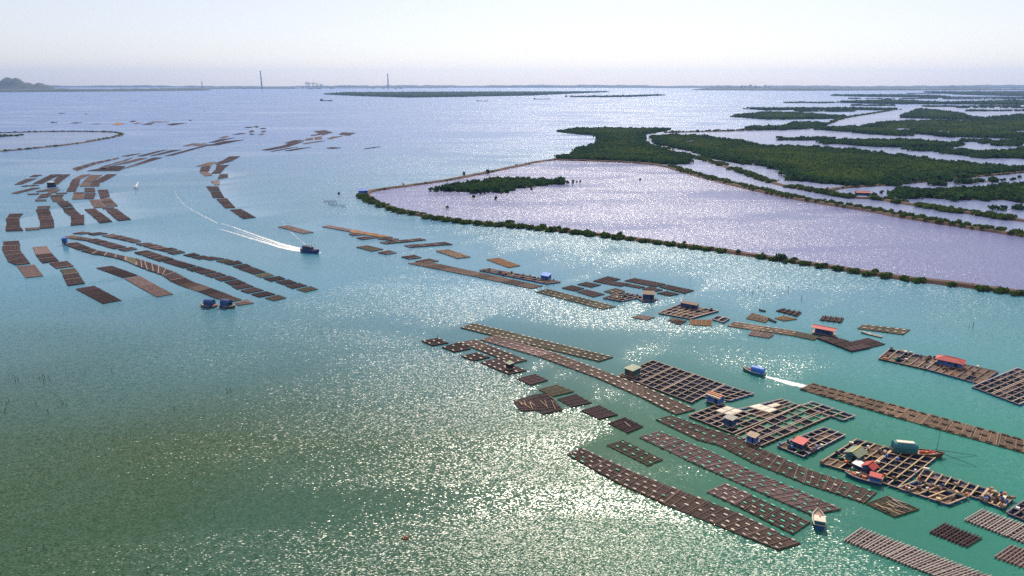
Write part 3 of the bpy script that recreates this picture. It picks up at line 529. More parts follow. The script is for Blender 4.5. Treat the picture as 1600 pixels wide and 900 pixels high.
LEVEE5 = [(1040,207.5),(1100,206),(1150,204.5),(1200,202.5),(1250,201),(1290,196),(1312,186),(1337,181.5),(1375,176),(1398,171.5)]
DYKE = [(-60,241),(0,237),(60,231.5),(120,225),(160,218),(185,213),(192,210),(186,207.3),(160,206),(100,205.5),(40,206.5),(-60,210)]
def dense(pts, step):
    out = []
    for a, b in zip(pts[:-1], pts[1:]):
        n = max(1, int((b - a).length / step))
        out += [a + (b - a) * (i / n) for i in range(n)]
    return out + [pts[-1]]
def smooth(pts, it=2):
    for _ in range(it):
        q = [pts[0]]
        for a, b in zip(pts[:-1], pts[1:]): q += [a * .75 + b * .25, a * .25 + b * .75]
        pts = q + [pts[-1]]
    return pts
def side(pts, i):
    a = pts[max(i - 1, 0)]; b = pts[min(i + 1, len(pts) - 1)]; d = (b - a); d.z = 0; d.normalize(); return Vector((-d.y, d.x, 0))
def levee(name, spots, top, base, h, step=6.0, mat='levee_earth'):
    pts = dense(smooth(PX(spots)), step); m = MB(); rows = []
    for i, p in enumerate(pts):
        n = side(pts, i); j = lambda a: a * random.uniform(0.8, 1.2)
        hz = h * random.uniform(0.85, 1.12)
        ring = [p - n * j(base / 2) + Vector((0, 0, -0.4)), p - n * j(top / 2) + Vector((0, 0, hz * .92)), p + Vector((0, 0, hz)), p + n * j(top / 2) + Vector((0, 0, hz * .92)), p + n * j(base / 2) + Vector((0, 0, -0.4))]
        rows.append(ring)
    vs_ = [v for r in rows for v in r]; fs = []
    for i in range(len(rows) - 1):
        for k in range(4): fs.append((i * 5 + k, i * 5 + k + 1, i * 5 + 5 + k + 1, i * 5 + 5 + k))
    fs = [tuple(reversed(f)) for f in fs]
    m.add(vs_, fs); o = m.build(name, M[mat]); tag(o, None, None, kind='structure'); return pts
l1 = levee('levee', LEVEE1, 4.6, 9.5, 1.8)
l2 = levee('levee', LEVEE2, 4.0, 10.0, 2.0)
l3 = levee('levee', LEVEE3, 4.0, 10.0, 1.8)
l4 = levee('levee', LEVEE4, 4.0, 9.0, 1.8)
l5 = levee('levee', LEVEE5, 5.0, 11.0, 1.8)
l6 = levee('levee', DYKE, 5.0, 10.0, 1.6, mat='mud')
pond = PX(LEVEE1) + list(reversed(PX(LEVEE2)))
tri_fill('pond', pond, 0.03, M['pond_water'])
tri_fill('pond', PX(DYKE), 0.03, M['lagoon_water'])
marsh = PX([(1040,207.5),(1100,206),(1150,204.5),(1200,202.5),(1250,201),(1290,196),(1312,186),(1337,181.5),(1375,176),(1398,171.5),(1450,166),(1700,160),(1900,200),(1720,388)] + LEVEE2[:2:-1] + [(1010,240),(1003,217),(1006,211)])
tri_fill('marsh_water', marsh, 0.03, M['marsh_water'])
def leaf_mesh(name, pts, rad, hgt, ntri, mat, size=0.62, low=-0.15, bright=None):
    """crowns of many loose leaf clumps: pts (n,3), rad (n), hgt (n)"""
    n = len(pts); N = n * ntri
    u = RNG.uniform(0, 2 * np.pi, N); z = RNG.uniform(low, 1.0, N); r = np.sqrt(np.maximum(1 - z * z, 0))
    d = np.stack([r * np.cos(u), r * np.sin(u), z], 1)
    P = np.repeat(pts, ntri, 0); rr_ = np.repeat(rad, ntri); hh_ = np.repeat(hgt, ntri)
    k = RNG.uniform(0.72, 1.12, N)[:, None]
    lump = np.repeat(RNG.uniform(0.85, 1.15, (n, 3)), ntri, 0)
    c = P + d * k * lump * np.stack([rr_, rr_, hh_ * 0.55], 1) + np.stack([np.zeros(N), np.zeros(N), hh_ * 0.45], 1)
    nn = d + RNG.normal(0, 0.45, (N, 3)); nn /= np.linalg.norm(nn, axis=1)[:, None]
    t = np.cross(nn, RNG.normal(0, 1, (N, 3))); t /= np.linalg.norm(t, axis=1)[:, None]; b = np.cross(nn, t)
    s = (rr_ * size * RNG.uniform(0.6, 1.3, N))[:, None]
    v = np.stack([c + t * s, c - t * s * 0.55 + b * s * 0.85, c - t * s * 0.55 - b * s * 0.85], 1).reshape(-1, 3)
    me = np_mesh(name, v, np.arange(N * 3).reshape(-1, 3), mat)
    a = me.attributes.new('tint', 'FLOAT', 'FACE')
    a.data.foreach_set('value', np.clip(np.repeat(RNG.beta(2, 2.5, n) * 0.5 + (0 if bright is None else bright), ntri) + RNG.uniform(0, 0.35, N), 0, 1).astype(np.float32))
    return me
def scatter(poly, spacing, holes=()):
    xs = [p.x for p in poly]; ys = [p.y for p in poly]
    X, Y = np.meshgrid(np.arange(min(xs), max(xs), spacing), np.arange(min(ys), max(ys), spacing))
    X = X + RNG.uniform(-.5, .5, X.shape) * spacing; Y = Y + RNG.uniform(-.5, .5, Y.shape) * spacing
    k = inpoly(X, Y, poly)
    for h in holes: k &= ~inpoly(X, Y, h)
    return np.stack([X[k], Y[k], np.full(k.sum(), 0.2)], 1)
def thicket(spots, spacing, r, h, label, ntri=22, ground=True, holes=(), group='mangrove thickets on the tidal flats', edge=True):
    arr = [Vector((x, y)) for x, y in spots]
    up = [bool(inpoly(np.array([x]), np.array([y + .6]), arr)[0]) for x, y in spots]
    poly = [gp(x, y, h * 1.1 if t else 0.0) for (x, y), t in zip(spots, up)]
    for p in poly: p.z = 0
    # wobble the outline so that it reads as grown, not drawn
    dp = dense(poly + [poly[0]], spacing * 2.5)[:-1]
    dp = [p + Vector((random.uniform(-1, 1), random.uniform(-1, 1), 0)) * spacing * 0.7 for p in dp]
    pts = scatter(dp, spacing, [PX(x) for x in holes])
    ed = np.array([[p.x + random.uniform(-1, 1) * spacing, p.y + random.uniform(-1, 1) * spacing, 0.1] for p in dp if random.random() < 0.8])
    pts = np.concatenate([pts, ed]); n = len(pts)
    bd = np.array([[p.x, p.y] for p in dp]); dist = np.full(n, 1e9)
    for i in range(0, len(bd), 40): dist = np.minimum(dist, np.min(np.hypot(pts[:, None, 0] - bd[None, i:i + 40, 0], pts[:, None, 1] - bd[None, i:i + 40, 1]), 1))
    inn = np.clip((dist - spacing) / (spacing * 6), 0, 1)        # the rim trees are taller and darker than the young growth inside
    wav = 0.5 + 0.5 * np.sin(pts[:, 0] * .031 + np.sin(pts[:, 1] * .017) * 2) * np.sin(pts[:, 1] * .023 + 1)
    h = h * .85; rad = RNG.uniform(0.6, 1.45, n) * r * (1.15 - .3 * inn); hgt = RNG.uniform(0.5, 1.5, n) * h * (1.25 - .65 * inn * (.5 + .5 * wav))
    me = leaf_mesh('mangrove_thicket', pts, rad, hgt, ntri, M['leaf'], bright=inn * (.18 + .42 * wav))
    o = link(bpy.data.objects.new('mangrove_thicket', me)); tag(o, label, 'mangrove', None, 'stuff')
    if ground and not holes: tri_fill('mudflat', [p for p in poly], 0.10, M['mud'], 0.3)
    return n
NT = 0
NT += thicket([(871,206),(882,202.5),(900,200),(950,199),(1000,200),(1045,202.5),(1035,206),(1005,210),(1003,217.5),(1018,227.5),(1040,233),(1055,240),(1075,247),(1070,256),(1050,257),(1000,253.5),(925,250.5),(867.5,248.5),(892,240),(912,229),(930,226),(932,220),(942,215),(925,211),(900,209.5)], 5.6, 3.6, 3.6, 'broad dark green mangrove spit at the corner where the pond levees meet')
NT += thicket([(1022,216),(1030,211),(1062,209.5),(1110,213),(1150,218),(1182,225.5),(1210,228),(1232,226.5),(1282,229.5),(1337,233),(1380,238),(1415,243),(1450,248),(1487,251.5),(1547,255.5),(1597,260.5),(1690,262),(1600,267),(1562,271),(1475,280.5),(1400,288),(1330,292),(1315,288),(1230,282),(1242,275),(1225,270),(1200,260.5),(1150,255),(1087,241.5),(1107,238),(1075,236),(1057,232),(1025,225)], 5.6, 3.7, 4.0, 'largest mangrove forest, green band above the straight earth dyke',
      holes=[[(1058,222),(1085,219),(1095,221),(1062,224)],[(1060,228),(1090,223.5),(1093,225),(1070,229)]])
NT += thicket([(1397,307.5),(1404,302),(1408,295),(1450,294),(1475,294.5),(1525,291),(1575,287),(1600,285),(1720,285),(1720,322),(1600,316),(1562,312.5),(1487,312.5),(1450,309),(1412,310)], 5.2, 3.3, 3.6, 'mangrove grove just beyond the house with the orange roof')
NT += thicket([(1452,286),(1475,283),(1555,279),(1557,282),(1500,286),(1455,290)], 5.2, 3.2, 3.4, 'narrow mangrove hedge along the foot of the straight earth dyke')
NT += thicket([(680,297),(690,291),(730,284),(780,278),(820,277.5),(860,280),(878,283),(876,288),(850,289),(810,294),(780,300),(740,300),(700,299)], 5.4, 3.5, 3.0, 'mangrove islet inside the big pond')
NT += thicket([(1310,221),(1360,217),(1425,217.5),(1475,222.5),(1502,225),(1495,229),(1462,231),(1425,230),(1375,229.5),(1340,227.5),(1312,225.5)], 6.5, 4.2, 4.0, 'long lens-shaped mangrove islet behind the largest forest')
NT += thicket([(1216,216.5),(1237,215),(1275,214),(1295,217.5),(1262,219.5),(1225,219)], 6.5, 4.0, 3.6, 'small flat mangrove islet beside the lens-shaped one', ntri=18)
NT += thicket([(1286,222.5),(1300,218.5),(1307,224),(1290,226)], 6.5, 4.0, 4.0, 'round mangrove clump next to the lens-shaped islet', ntri=18)
NT += thicket([(1469,237.5),(1500,233),(1550,236),(1600,231.5),(1720,232),(1720,252),(1600,248),(1570,246.5),(1537,248),(1512,243),(1475,240.5)], 6.2, 4.0, 4.0, 'mangrove islet with a ragged edge above the far end of the largest forest')
NT += thicket([(1277,203),(1287,198),(1350,196.5),(1377,190),(1425,188),(1460,187.5),(1512,188),(1600,184),(1720,186),(1720,216),(1600,214.5),(1570,216),(1500,214.5),(1487,215),(1450,211),(1430,209),(1405,212.5),(1362,210),(1325,206)], 8.5, 5.2, 5.0, 'wide distant mangrove belt with a small lagoon in it', ntri=16, holes=[[(1396,203),(1402,200),(1420,201),(1428,206),(1408,206.5)],[(1440,206),(1470,204),(1505,206),(1470,208)],[(1335,201),(1380,197.5),(1386,199.5),(1350,202.5)],[(1560,207),(1590,204.5),(1640,206),(1600,209)],[(1455,194),(1500,192.5),(1510,194),(1470,195.5)],[(1530,197),(1560,194),(1566,196),(1540,199)]])
NT += thicket([(1410,184.5),(1425,174.5),(1435,170),(1462,171.5),(1500,176.5),(1510,181.5),(1550,183),(1600,178),(1720,178),(1720,187),(1500,187),(1450,185.5)], 9.5, 6.0, 6.0, 'distant raised mangrove hump behind the wide belt', ntri=14)
NT += thicket([(1145,183),(1162,178.5),(1200,174.5),(1250,176),(1290,178.5),(1320,183),(1290,186),(1250,186.5),(1200,187),(1170,184.5)], 9.5, 6.0, 5.0, 'pointed distant mangrove spit reaching into the bright channel', ntri=14)
NT += thicket([(1167,170.5),(1210,168.5),(1325,167.8),(1398,169),(1400,171.3),(1375,172.3),(1250,171.5),(1200,172.5)], 10, 6.0, 5.0, 'thin distant mangrove line above the pointed spit', ntri=14)
NT += thicket([(1167,200),(1225,196.5),(1237,190.5),(1275,190.5),(1290,196.5),(1250,202),(1200,203.5),(1170,203)], 8.5, 5.2, 4.0, 'sloping mangrove patch at the bend of the far levee', ntri=16)
NT += thicket([(1312,160.5),(1372,157),(1385,155.5),(1475,159.5),(1600,156.5),(1720,157),(1720,164),(1600,164),(1500,163),(1375,162.5)], 16, 10, 8, 'far mangrove bank close below the distant shore', ntri=10)
NT += thicket([(1297,149.5),(1412,148),(1475,150),(1480,152),(1412,152),(1330,150.8)], 22, 13, 8, 'faint far mangrove line under the distant shore', ntri=10)
NT += thicket([(1450,144.5),(1600,143),(1720,143),(1720,150),(1600,150.5),(1500,148)], 26, 15, 9, 'faintest mangrove bank against the distant shore', ntri=8)
NT += thicket([(512,147.6),(545,144.5),(640,144),(780,143.5),(950,144),(900,146),(820,149.5),(700,151.5),(640,152.5),(560,150)], 24, 14, 7, 'low far island of scrub in mid channel below the smokestacks', ntri=8)
NT += thicket([(887,151.6),(960,150),(1032,148),(1034,149.4),(985,151.5),(940,152)], 20, 12, 6, 'thin far sandbar of scrub beside the low far island', ntri=8)
NT += thicket([(-30,213.5),(-30,211),(0,210.8),(18,210.4),(33,211.6),(20,213.0),(4,213.6)], 9, 3.0, 1.6, 'clump of bushes inside the left dyke loop', ntri=16)
NT += thicket([(1545,326.5),(1570,323.5),(1600,322),(1700,321),(1700,324),(1600,325.5),(1560,328)], 5.5, 3.0, 2.4, 'thin hedge of low mangroves standing in the marsh water')
for x0, x1, y, t in [(1440,1600,152.3,1.0),(1330,1460,154.2,.7),(1480,1720,154.6,.8),(1500,1720,168.2,1.0),(1445,1590,166.2,.7),(1520,1720,173,1.2),(1250,1330,173.6,.8),(1330,1392,164.8,.6),(1560,1720,160.2,.7),(1420,1500,146.2,.5),(1230,1300,160.5,.5),(1540,1720,221.5,1.4),(1508,1538,220,2.2),(1556,1590,226,1.8),(1430,1480,233.4,1.0),(1590,1720,218,1.6),(1420,1500,199.6,.8)]:
    xs_ = np.linspace(x0, x1, 7)
    NT += thicket([(x, y - t * random.uniform(.5, 1.1)) for x in xs_] + [(x1 + 3, y)] + [(x, y + t * random.uniform(.3, .8)) for x in xs_[::-1]] + [(x0 - 3, y)], 8 if y > 190 else 13, 4.5 if y > 190 else 7, 3.5, 'thin strip of mangrove scrub between the distant ponds', ntri=12)
# scrub along the levees
def scrub(pts, lo, hi, dens, r, h, label, keep=None, ntri=22):
    P = []
    for i, p in enumerate(pts):
        if keep and not keep(i / len(pts), p): continue
        n = side(pts, i)
        for _ in range(dens if random.random() < 0.9 else 1):
            P.append(p + n * random.uniform(lo, hi) + Vector((random.uniform(-3, 3), 0, 0.4)))
    a = np.array([[p.x, p.y, p.z] for p in P]); n = len(a)
    me = leaf_mesh('levee_scrub', a, RNG.uniform(0.4, 1.0, n) ** 2 * 1.7 * r, RNG.uniform(0.45, 1.5, n) * h, ntri, M['leaf_scrub'])
    o = link(bpy.data.objects.new('levee_scrub', me)); tag(o, label, 'bushes', None, 'stuff')
def px_of(p):
    d = p - Vector((0, 0, CAM_H)); zc = d.y * CP - d.z * SP; return CX + FPX * d.x / zc, CY + FPX * (-d.z * CP - d.y * SP) / zc
nz = lambda x, s: math.sin(x * s) + math.sin(x * s * 2.3 + 1.7) + math.sin(x * s * 5.1 + .4)
k1 = lambda f, p: (px_of(p)[0] < 1000 and px_of(p)[1] > 306 and not 608 < px_of(p)[0] < 622) or (px_of(p)[1] > 306 and nz(px_of(p)[0], 0.02) > -1.2) 
scrub(l1, -6.5, -0.3, 16, 1.8, 2.0, 'thick green bushes along the river side of the pond levee nearest the tip hut', keep=lambda f, p: k1(f, p) and px_of(p)[0] < 985)
scrub(l1, -5.5, -1.2, 15, 1.25, 1.5, 'patchy low bushes along the straight river side of the pond levee', keep=lambda f, p: k1(f, p) and px_of(p)[0] >= 985)
scrub(l1, -1.8, 1.8, 2, 1.3, 1.0, 'sparse bushes on the pond levee between the hut and the mangrove spit', keep=lambda f, p: px_of(p)[1] < 300 and nz(px_of(p)[0], 0.05) > -0.2)
scrub(l2, -0.5, 7.5, 14, 1.8, 2.4, 'green bushes topping the red earth levee behind the pond', keep=lambda f, p: px_of(p)[0] > 1040)
scrub(l3, -5.0, 6.0, 12, 1.9, 2.4, 'bushes along the levee with the orange-roofed house', keep=lambda f, p: nz(px_of(p)[0], 0.03) > -1.1 and not 1335 < px_of(p)[0] < 1362)
scrub(l4, -3.0, 5.0, 1, 2.0, 2.0, 'sparse bushes on the straight earth dyke')
scrub(l5, -4.0, 5.0, 2, 3.0, 3.0, 'low bushes along the far bending levee', ntri=16)
scrub(l6, -2.0, 2.0, 2, 2.0, 1.3, 'low dark bushes along the left dyke loop', ntri=16)
# single trees
def tree(x, y, w, h, label, group):
    p = gp(x, y); s = mpp(x, y); r = w * s / 2 * random.uniform(.7, .9); H = h * s * random.uniform(.7, .95)
    root = empty('mangrove_tree', p); tag(root, label, 'tree', group)
    m = MB()
    for k in range(4):
        a = k * 1.6 + random.random(); m.tube((math.cos(a) * r * .35, math.sin(a) * r * .35, -0.3), (0, 0, H * .3), 0.14, 0.10, 5)
    m.tube((0, 0, H * .25), (0, 0, H * .75), 0.2, 0.08, 6)
    for k in range(4):
        a = k * 1.7 + random.random(); m.tube((0, 0, H * .4), (math.cos(a) * r * .6, math.sin(a) * r * .6, H * .7), 0.1, 0.04, 5)
    m.build('trunk', M['bark'], root)
    nl = 7; off = np.array([[math.cos(t) * r * .45 * q, math.sin(t) * r * .45 * q, H * zz] for t, q, zz in [(random.uniform(0, 6.28), random.uniform(.5, 1.25), random.uniform(-.05, .38)) for _ in range(nl)]])
    me = leaf_mesh('crown', off, RNG.uniform(.4, .72, nl) * r, RNG.uniform(.4, .68, nl) * H, 80, M['leaf'], size=0.26, low=-0.6)
    link(bpy.data.objects.new('crown', me), root)
GP_ = 'mangrove trees standing in the pond'
for x, y, w, h in [(682.5,299,11,9),(695.6,299,7,6),(740,308.5,6,6),(774.7,311.5,7,8),(751,303.5,6,6),(757,303,5,5),(699,326,6,6.5),(830,296.5,5,5),(855,290.5,5,5),(901,285,5,5)]:
    tree(x, y, w, h, 'single round mangrove tree standing in the pond water near the pond islet', GP_)
for x, y, w, h in [(885.6,288.5,9,11),(895,286.5,6,8),(906.5,285,5,6)]: tree(x, y, w, h, 'mangrove tree of the little group off the tip of the pond islet', 'trees off the islet tip')
tree(1000, 282.5, 5, 5.5, 'mangrove tree standing quite alone in the middle of the pond', None)
for x, y, w, h in [(725,275,9,9),(762,271,8,9),(630,289.5,4,5)]: tree(x, y, w, h, 'dark tree on the bare levee between the blue tip hut and the mangrove spit', 'trees on the bare levee')
for x, y, w, h in [(851,357,11,10),(872.5,360,11,11),(662,337,14,8),(795,351,18,9),(969,370,13,12),(984.5,374.5,8,7),(1069,381,8,7),(1154,397,11,11),(1191,401.5,10,10),(1220,407,20,14),(1241,408,13,10),(1289,417,14,9),(1368,426,12,9),(1388,432,16,9),(1487,447,12,9),(1560,452,12,8)]:
    tree(x, y, w, h, 'dark tree standing out of the bushes on the river side of the pond levee', 'trees on the pond levee')
for x, y, w, h in [(1365,308,12,12),(1377,302,8,8),(1399,298.5,8,6),(1356,307,5,5)]: tree(x, y, w, h, 'round tree standing in the marsh beside the orange-roofed house', 'trees by the orange-roofed house')
for x, y, w, h in [(1566,283,12,6),(1582,282,10,8),(1593,279,8,8),(1416,294.5,8,7),(1425,297,7,6),(1470,328,9,8),(1495,227,4,4)]: tree(x, y, w, h, 'small round mangrove tree at the edge of the marsh groves', 'trees at the edge of the marsh groves')
for x, y in [(866,248.5),(894,235),(905,231),(909,229.5),(866,244.5),(927,215),(936,217)]: tree(x, y, 3.2, 3, 'tiny mangrove bush in the shallows off the mangrove spit', 'bushes off the mangrove spit')

# ------------------------------------------------------------------ far shores, hill
def shore(name, spots, depth, hmin, hmax, seed, mat='far_land', step=60, sc=1.0):
    rs = random.Random(seed); pts = dense(PX(spots), step); m = MB(); vs_ = []; ph = [rs.uniform(0, 6) for _ in range(6)]
    for i, p in enumerate(pts):
        d = Vector((p.x, p.y, 0)).normalized(); s = p.x / 1000.0 * sc
        w = sum(math.sin(s * f + q) / (1 + k * .5) for k, (f, q) in enumerate(zip((.8, 2.1, 4.7, 9.3, 21., 47.), ph)))
        h = hmin + (hmax - hmin) * min(max(0.45 + 0.22 * w + rs.uniform(-.12, .12), 0), 1)
        e = min(i, len(pts) - 1 - i) / 4.0; h *= min(1.0, .2 + e)
        vs_ += [p - Vector((0, 0, 1)), p + d * depth * .06 + Vector((0, 0, h * .55)), p + d * depth * .5 + Vector((0, 0, h)), p + d * depth - Vector((0, 0, 1))]
    fs = [(i * 4 + k, i * 4 + 4 + k, i * 4 + 5 + k, i * 4 + 1 + k) for i in range(len(pts) - 1) for k in range(3)]
    m.add(vs_, fs); o = m.build(name, M[mat]); tag(o, None, None, kind='structure')
shore('far_shore', [(-40,144),(60,143.6),(160,143),(240,142.3),(330,141.2)], 700, 22, 48, 1)
shore('far_shore', [(240,140),(330,139),(400,138.8),(470,138.5)], 900, 14, 34, 2)
shore('far_shore', [(470,138.2),(560,138),(620,137.6),(700,137.6)], 900, 12, 26, 3)
shore('far_shore', [(560,136.9),(700,136.9),(850,137),(1000,137.3),(1160,137.5)], 900, 25, 62, 4)
shore('far_shore', [(1080,141),(1160,141.3),(1260,141.8),(1400,141.3),(1520,141),(1660,141)], 900, 20, 46, 5)
shore('far_shore', [(1100,138),(1300,138),(1500,137.7),(1680,137.5)], 1200, 25, 70, 6)
shore('far_ridge', [(-300,136.6),(100,136.6),(400,136.5),(700,136.4),(1000,136.4),(1300,136.4),(1900,136.4)], 900, 25, 75, 8, step=150, sc=.5)
def hill():
    n = 60; p0 = gp(15, 142.5); rs = random.Random(5); m = MB(); vs_ = []; w, dp = 1640.0, 900.0
    bumps = [(-0.35, .22, 1.0), (-.05, .16, .97), (.10, .12, .92), (.30, .10, .62), (.50, .13, .60), (.62, .07, .45), (-.7, .25, .8)]
    for j in range(25):
        for i in range(n):
            u = -1 + 2 * i / (n - 1); v = -1 + 2 * j / 24
            z = max(math.exp(-((u - b) / s) ** 2 * .9 - (v / .45) ** 2) * a for b, s, a in bumps) * 210
            z += (math.sin(u * 31 + v * 9) + math.sin(u * 57 + 2 - v * 21)) * 2 * min(1, z / 60)
            vs_.append((p0.x + u * w * .5 - 90, p0.y + 200 + v * dp * .5, z - 8))
    fs = [(j * n + i, j * n + i + 1, j * n + n + i + 1, j * n + n + i) for j in range(24) for i in range(n - 1)]
    m.add(vs_, fs); o = m.build('hill', M['hill_rock']); o.data.polygons.foreach_set('use_smooth', [True] * len(o.data.polygons)); tag(o, None, None, kind='structure')
hill()

# ------------------------------------------------------------------ rafts
def unit_pole():
    m = MB(); m.tube((-.5, 0, 0), (.5, 0, 0), 1.0, 1.0, 6); return m
UNIT = {}
def unit(kind, mat):
    k = (kind, mat)
    if k not in UNIT:
        m = unit_pole() if kind == 'pole' else MB().box((0, 0, 0), (1, 1, 1)) if kind == 'box' else None
        if kind == 'float':
            m = MB(); m.box((0, 0, -.1), (1, 1, .8)); m.box((0, 0, .4), (.96, .9, .2), taper=.8)
        UNIT[k] = m.mesh(kind, M[mat])
    return UNIT[k]
def bar(name, a, b, w, h, mat, parent, origin, kind='pole', roll=0.0):
    """one straight piece between two points"""
    d = b - a; L = d.length; x = d / L; z = Vector((0, 0, 1)); y = z.cross(x); y.normalize(); z = x.cross(y)
    c = (a + b) * .5 - origin
    o = bpy.data.objects.new(name, unit(kind, mat))
    o.matrix_basis = Matrix(((x.x * L, y.x * w, z.x * h, c.x), (x.y * L, y.y * w, z.y * h, c.y), (x.z * L, y.z * w, z.z * h, c.z), (0, 0, 0, 1)))
    return link(o, parent)
ORD = ['zeroth','first','second','third','fourth','fifth','sixth','seventh','eighth','ninth','tenth','eleventh','twelfth','thirteenth','fourteenth','fifteenth','sixteenth','seventeenth','eighteenth','nineteenth','twentieth',
       'twenty-first','twenty-second','twenty-third','twenty-fourth','twenty-fifth','twenty-sixth','twenty-seventh','twenty-eighth','twenty-ninth','thirtieth']
SEQ = {}
def bil(Q, u, v): return (Q[0] * (1 - u) + Q[1] * u) * (1 - v) + (Q[3] * (1 - u) + Q[2] * u) * v
def rj(a): return random.uniform(-a, a)
V3 = lambda x, y, z: Vector((x, y, z))
UP = Vector((0, 0, 1))
PIECES = []; FAR = MB(); FARK = ['dark', 'brown', 'pink', 'tan', 'olive', 'orange', 'grey']
def build_raft(d):
    Q = [gp(*p) for p in d['q']]; n = d['n']; L = ((Q[1] - Q[0]).length + (Q[2] - Q[3]).length) / 2; Wd = ((Q[3] - Q[0]).length + (Q[2] - Q[1]).length) / 2
    g = max(d['gap'] / 2, 0.16 / max(L / n, 1)) if n > 1 or d['gap'] else 0.0
    for i in range(n):
        u0, u1 = (i + g) / n, (i + 1 - g) / n
        q = [bil(Q, u0, 0), bil(Q, u1, 0), bil(Q, u1, 1), bil(Q, u0, 1)]
        if d['lvl'] == 2 or d.get('ragged'):
            sh = (Q[3] - Q[0]) * rj(0.03); q = [p + sh + V3(rj(.25), rj(.25), 0) for p in q]
        lab = d['label']
        if d['seq']:
            SEQ[d['seq']] = SEQ.get(d['seq'], 0) + 1; lab = lab.replace('{o}', ORD[SEQ[d['seq']]])
        pq = [px_of(p) for p in q]; ar = abs(sum(pq[k][0] * pq[k - 3][1] - pq[k - 3][0] * pq[k][1] for k in range(4))) / 2
        PIECES.append((ar, q, L * (u1 - u0), Wd, d, lab))
def one_raft(q, L, Wd, d, lab, small=False):
    k = d['kind']; bed, pole = M['bed_' + k], M['pole_' + k]; org = sum(q, Vector()) / 4; P = lambda u, v, z: bil(q, u, v) + UP * z
    lvl = 2 if small else d['lvl']; nlp = max(4, int(Wd / 0.46)); ncr = max(3, int(L / 2.3))
    if d.get('slats'): nlp, ncr = max(5, int(Wd / 1.5)), max(8, int(L / 0.75))
    zt = 0.26 + rj(0.05)
    if lvl == 2:                        # too small to show its pieces: one mesh
        m = FAR if small else MB(); loc = (lambda u, v, z: P(u, v, z)) if small else (lambda u, v, z: P(u, v, z) - org); mb, mp_ = (FARK.index(k) * 2, FARK.index(k) * 2 + 1) if small else (0, 1)
        vs_ = [loc(0, 0, -.3), loc(1, 0, -.3), loc(1, 1, -.3), loc(0, 1, -.3), loc(0, 0, .3), loc(1, 0, .3), loc(1, 1, .3), loc(0, 1, .3)]
        fs = [(7, 6, 5, 4), (0, 4, 5, 1), (1, 5, 6, 2), (2, 6, 7, 3), (3, 7, 4, 0)]
        m.add(vs_, fs, mb)
        a, b = min(nlp, 12), min(ncr, 8)
        for j in range(a): v = (j + .5 + rj(.25)) / a; m.beam(loc(-.01 + rj(.01), v, .40), loc(1.01 + rj(.02), v + rj(.02), .40), .3, .2, mp_)
        for j in range(b + 1): u = min(max((j + rj(.15)) / b, .01), .99); m.beam(loc(u, -.03, .52), loc(u, 1.03, .52), .32, .16, mp_)
        for j in range(d.get('loose', 0) + (random.random() < .35)):
            u, v = random.random() * .8, random.random() * .8; m.beam(loc(u, v, .7), loc(u + .2 + rj(.1), v + rj(.2), .7), .45, .25, mp_)
        for e in (.02, .98)[:1 + (d['n'] == 1)]: m.beam(loc(e, -.02, .5), loc(e, 1.02, .5), .55, .3, (len(FARK) * 2) if small else 2)   # edge pole, its paler wood painting in sunlit bamboo
        if small: return
        o = m.build('oyster_raft', [bed, pole, M['cage_wood_dark']]); o.location = org; tag(o, lab, 'raft', d['group']); return
    root = empty('oyster_raft', org); tag(root, lab, 'raft', d['group']); loc = lambda u, v, z: P(u, v, z) - org
    if not d.get('slats') or k in ('dark', 'pink'):
        m = MB(); m.add([loc(.005, .01, -.3), loc(.995, .01, -.3), loc(.995, .99, -.3), loc(.005, .99, -.3), loc(.005, .01, zt - .14), loc(.995, .01, zt - .14), loc(.995, .99, zt - .14), loc(.005, .99, zt - .14)],
              [(7, 6, 5, 4), (0, 4, 5, 1), (1, 5, 6, 2), (2, 6, 7, 3), (3, 7, 4, 0)]); m.build('oyster_rope_bed', bed, root)
    else:                               # open slats: net bags hang just under the water line
        m = MB(); m.add([loc(.005, .01, -.3), loc(.995, .01, -.3), loc(.995, .99, -.3), loc(.005, .99, -.3), loc(.005, .01, .03), loc(.995, .01, .03), loc(.995, .99, .03), loc(.005, .99, .03)],
              [(7, 6, 5, 4), (0, 4, 5, 1), (1, 5, 6, 2), (2, 6, 7, 3), (3, 7, 4, 0)]); m.build('oyster_rope_bed', M['bed_grey'], root)
    wr = 0.115 if not d.get('slats') else 0.13
    if lvl == 0:
        for j in range(nlp):
            v = (j + .5 + rj(.22)) / nlp
            bar('pole', P(-.01 + rj(.012), v, zt), P(1.01 + rj(.012), v + rj(.008), zt + rj(.03)), wr, wr * .8, 'pole_' + k, root, org)
        for j in range(ncr + 1):
            u = min(max((j + rj(.18)) / ncr, .004), .996)
            bar('crossbeam', P(u, -.012 + rj(.018), zt + .17), P(u + rj(.006), 1.012 + rj(.018), zt + .17 + rj(.03)), wr * (1.15 if not d.get('slats') else 1.2), wr, 'pole_' + k, root, org)
    else:
        m = MB(); wb = .2
        for j in range(nlp): v = (j + .5 + rj(.22)) / nlp; m.beam(loc(-.01 + rj(.015), v, zt), loc(1.01 + rj(.015), v + rj(.01), zt), wb, .16)
        for j in range(ncr + 1): u = min(max((j + rj(.18)) / ncr, .004), .996); m.beam(loc(u, -.012 + rj(.018), zt + .15), loc(u + rj(.006), 1.012 + rj(.018), zt + .15), wb * 1.1, .16)
        if d.get('ridges'):
            for j in range(max(4, int(L / 2.2))): u = (j + .5) / max(4, int(L / 2.2)); m.beam(loc(u, -.04, zt + .4), loc(u, 1.04, zt + .4), .5, .35)
        o = m.build('pole_lattice', pole, root); o['kind'] = 'stuff'
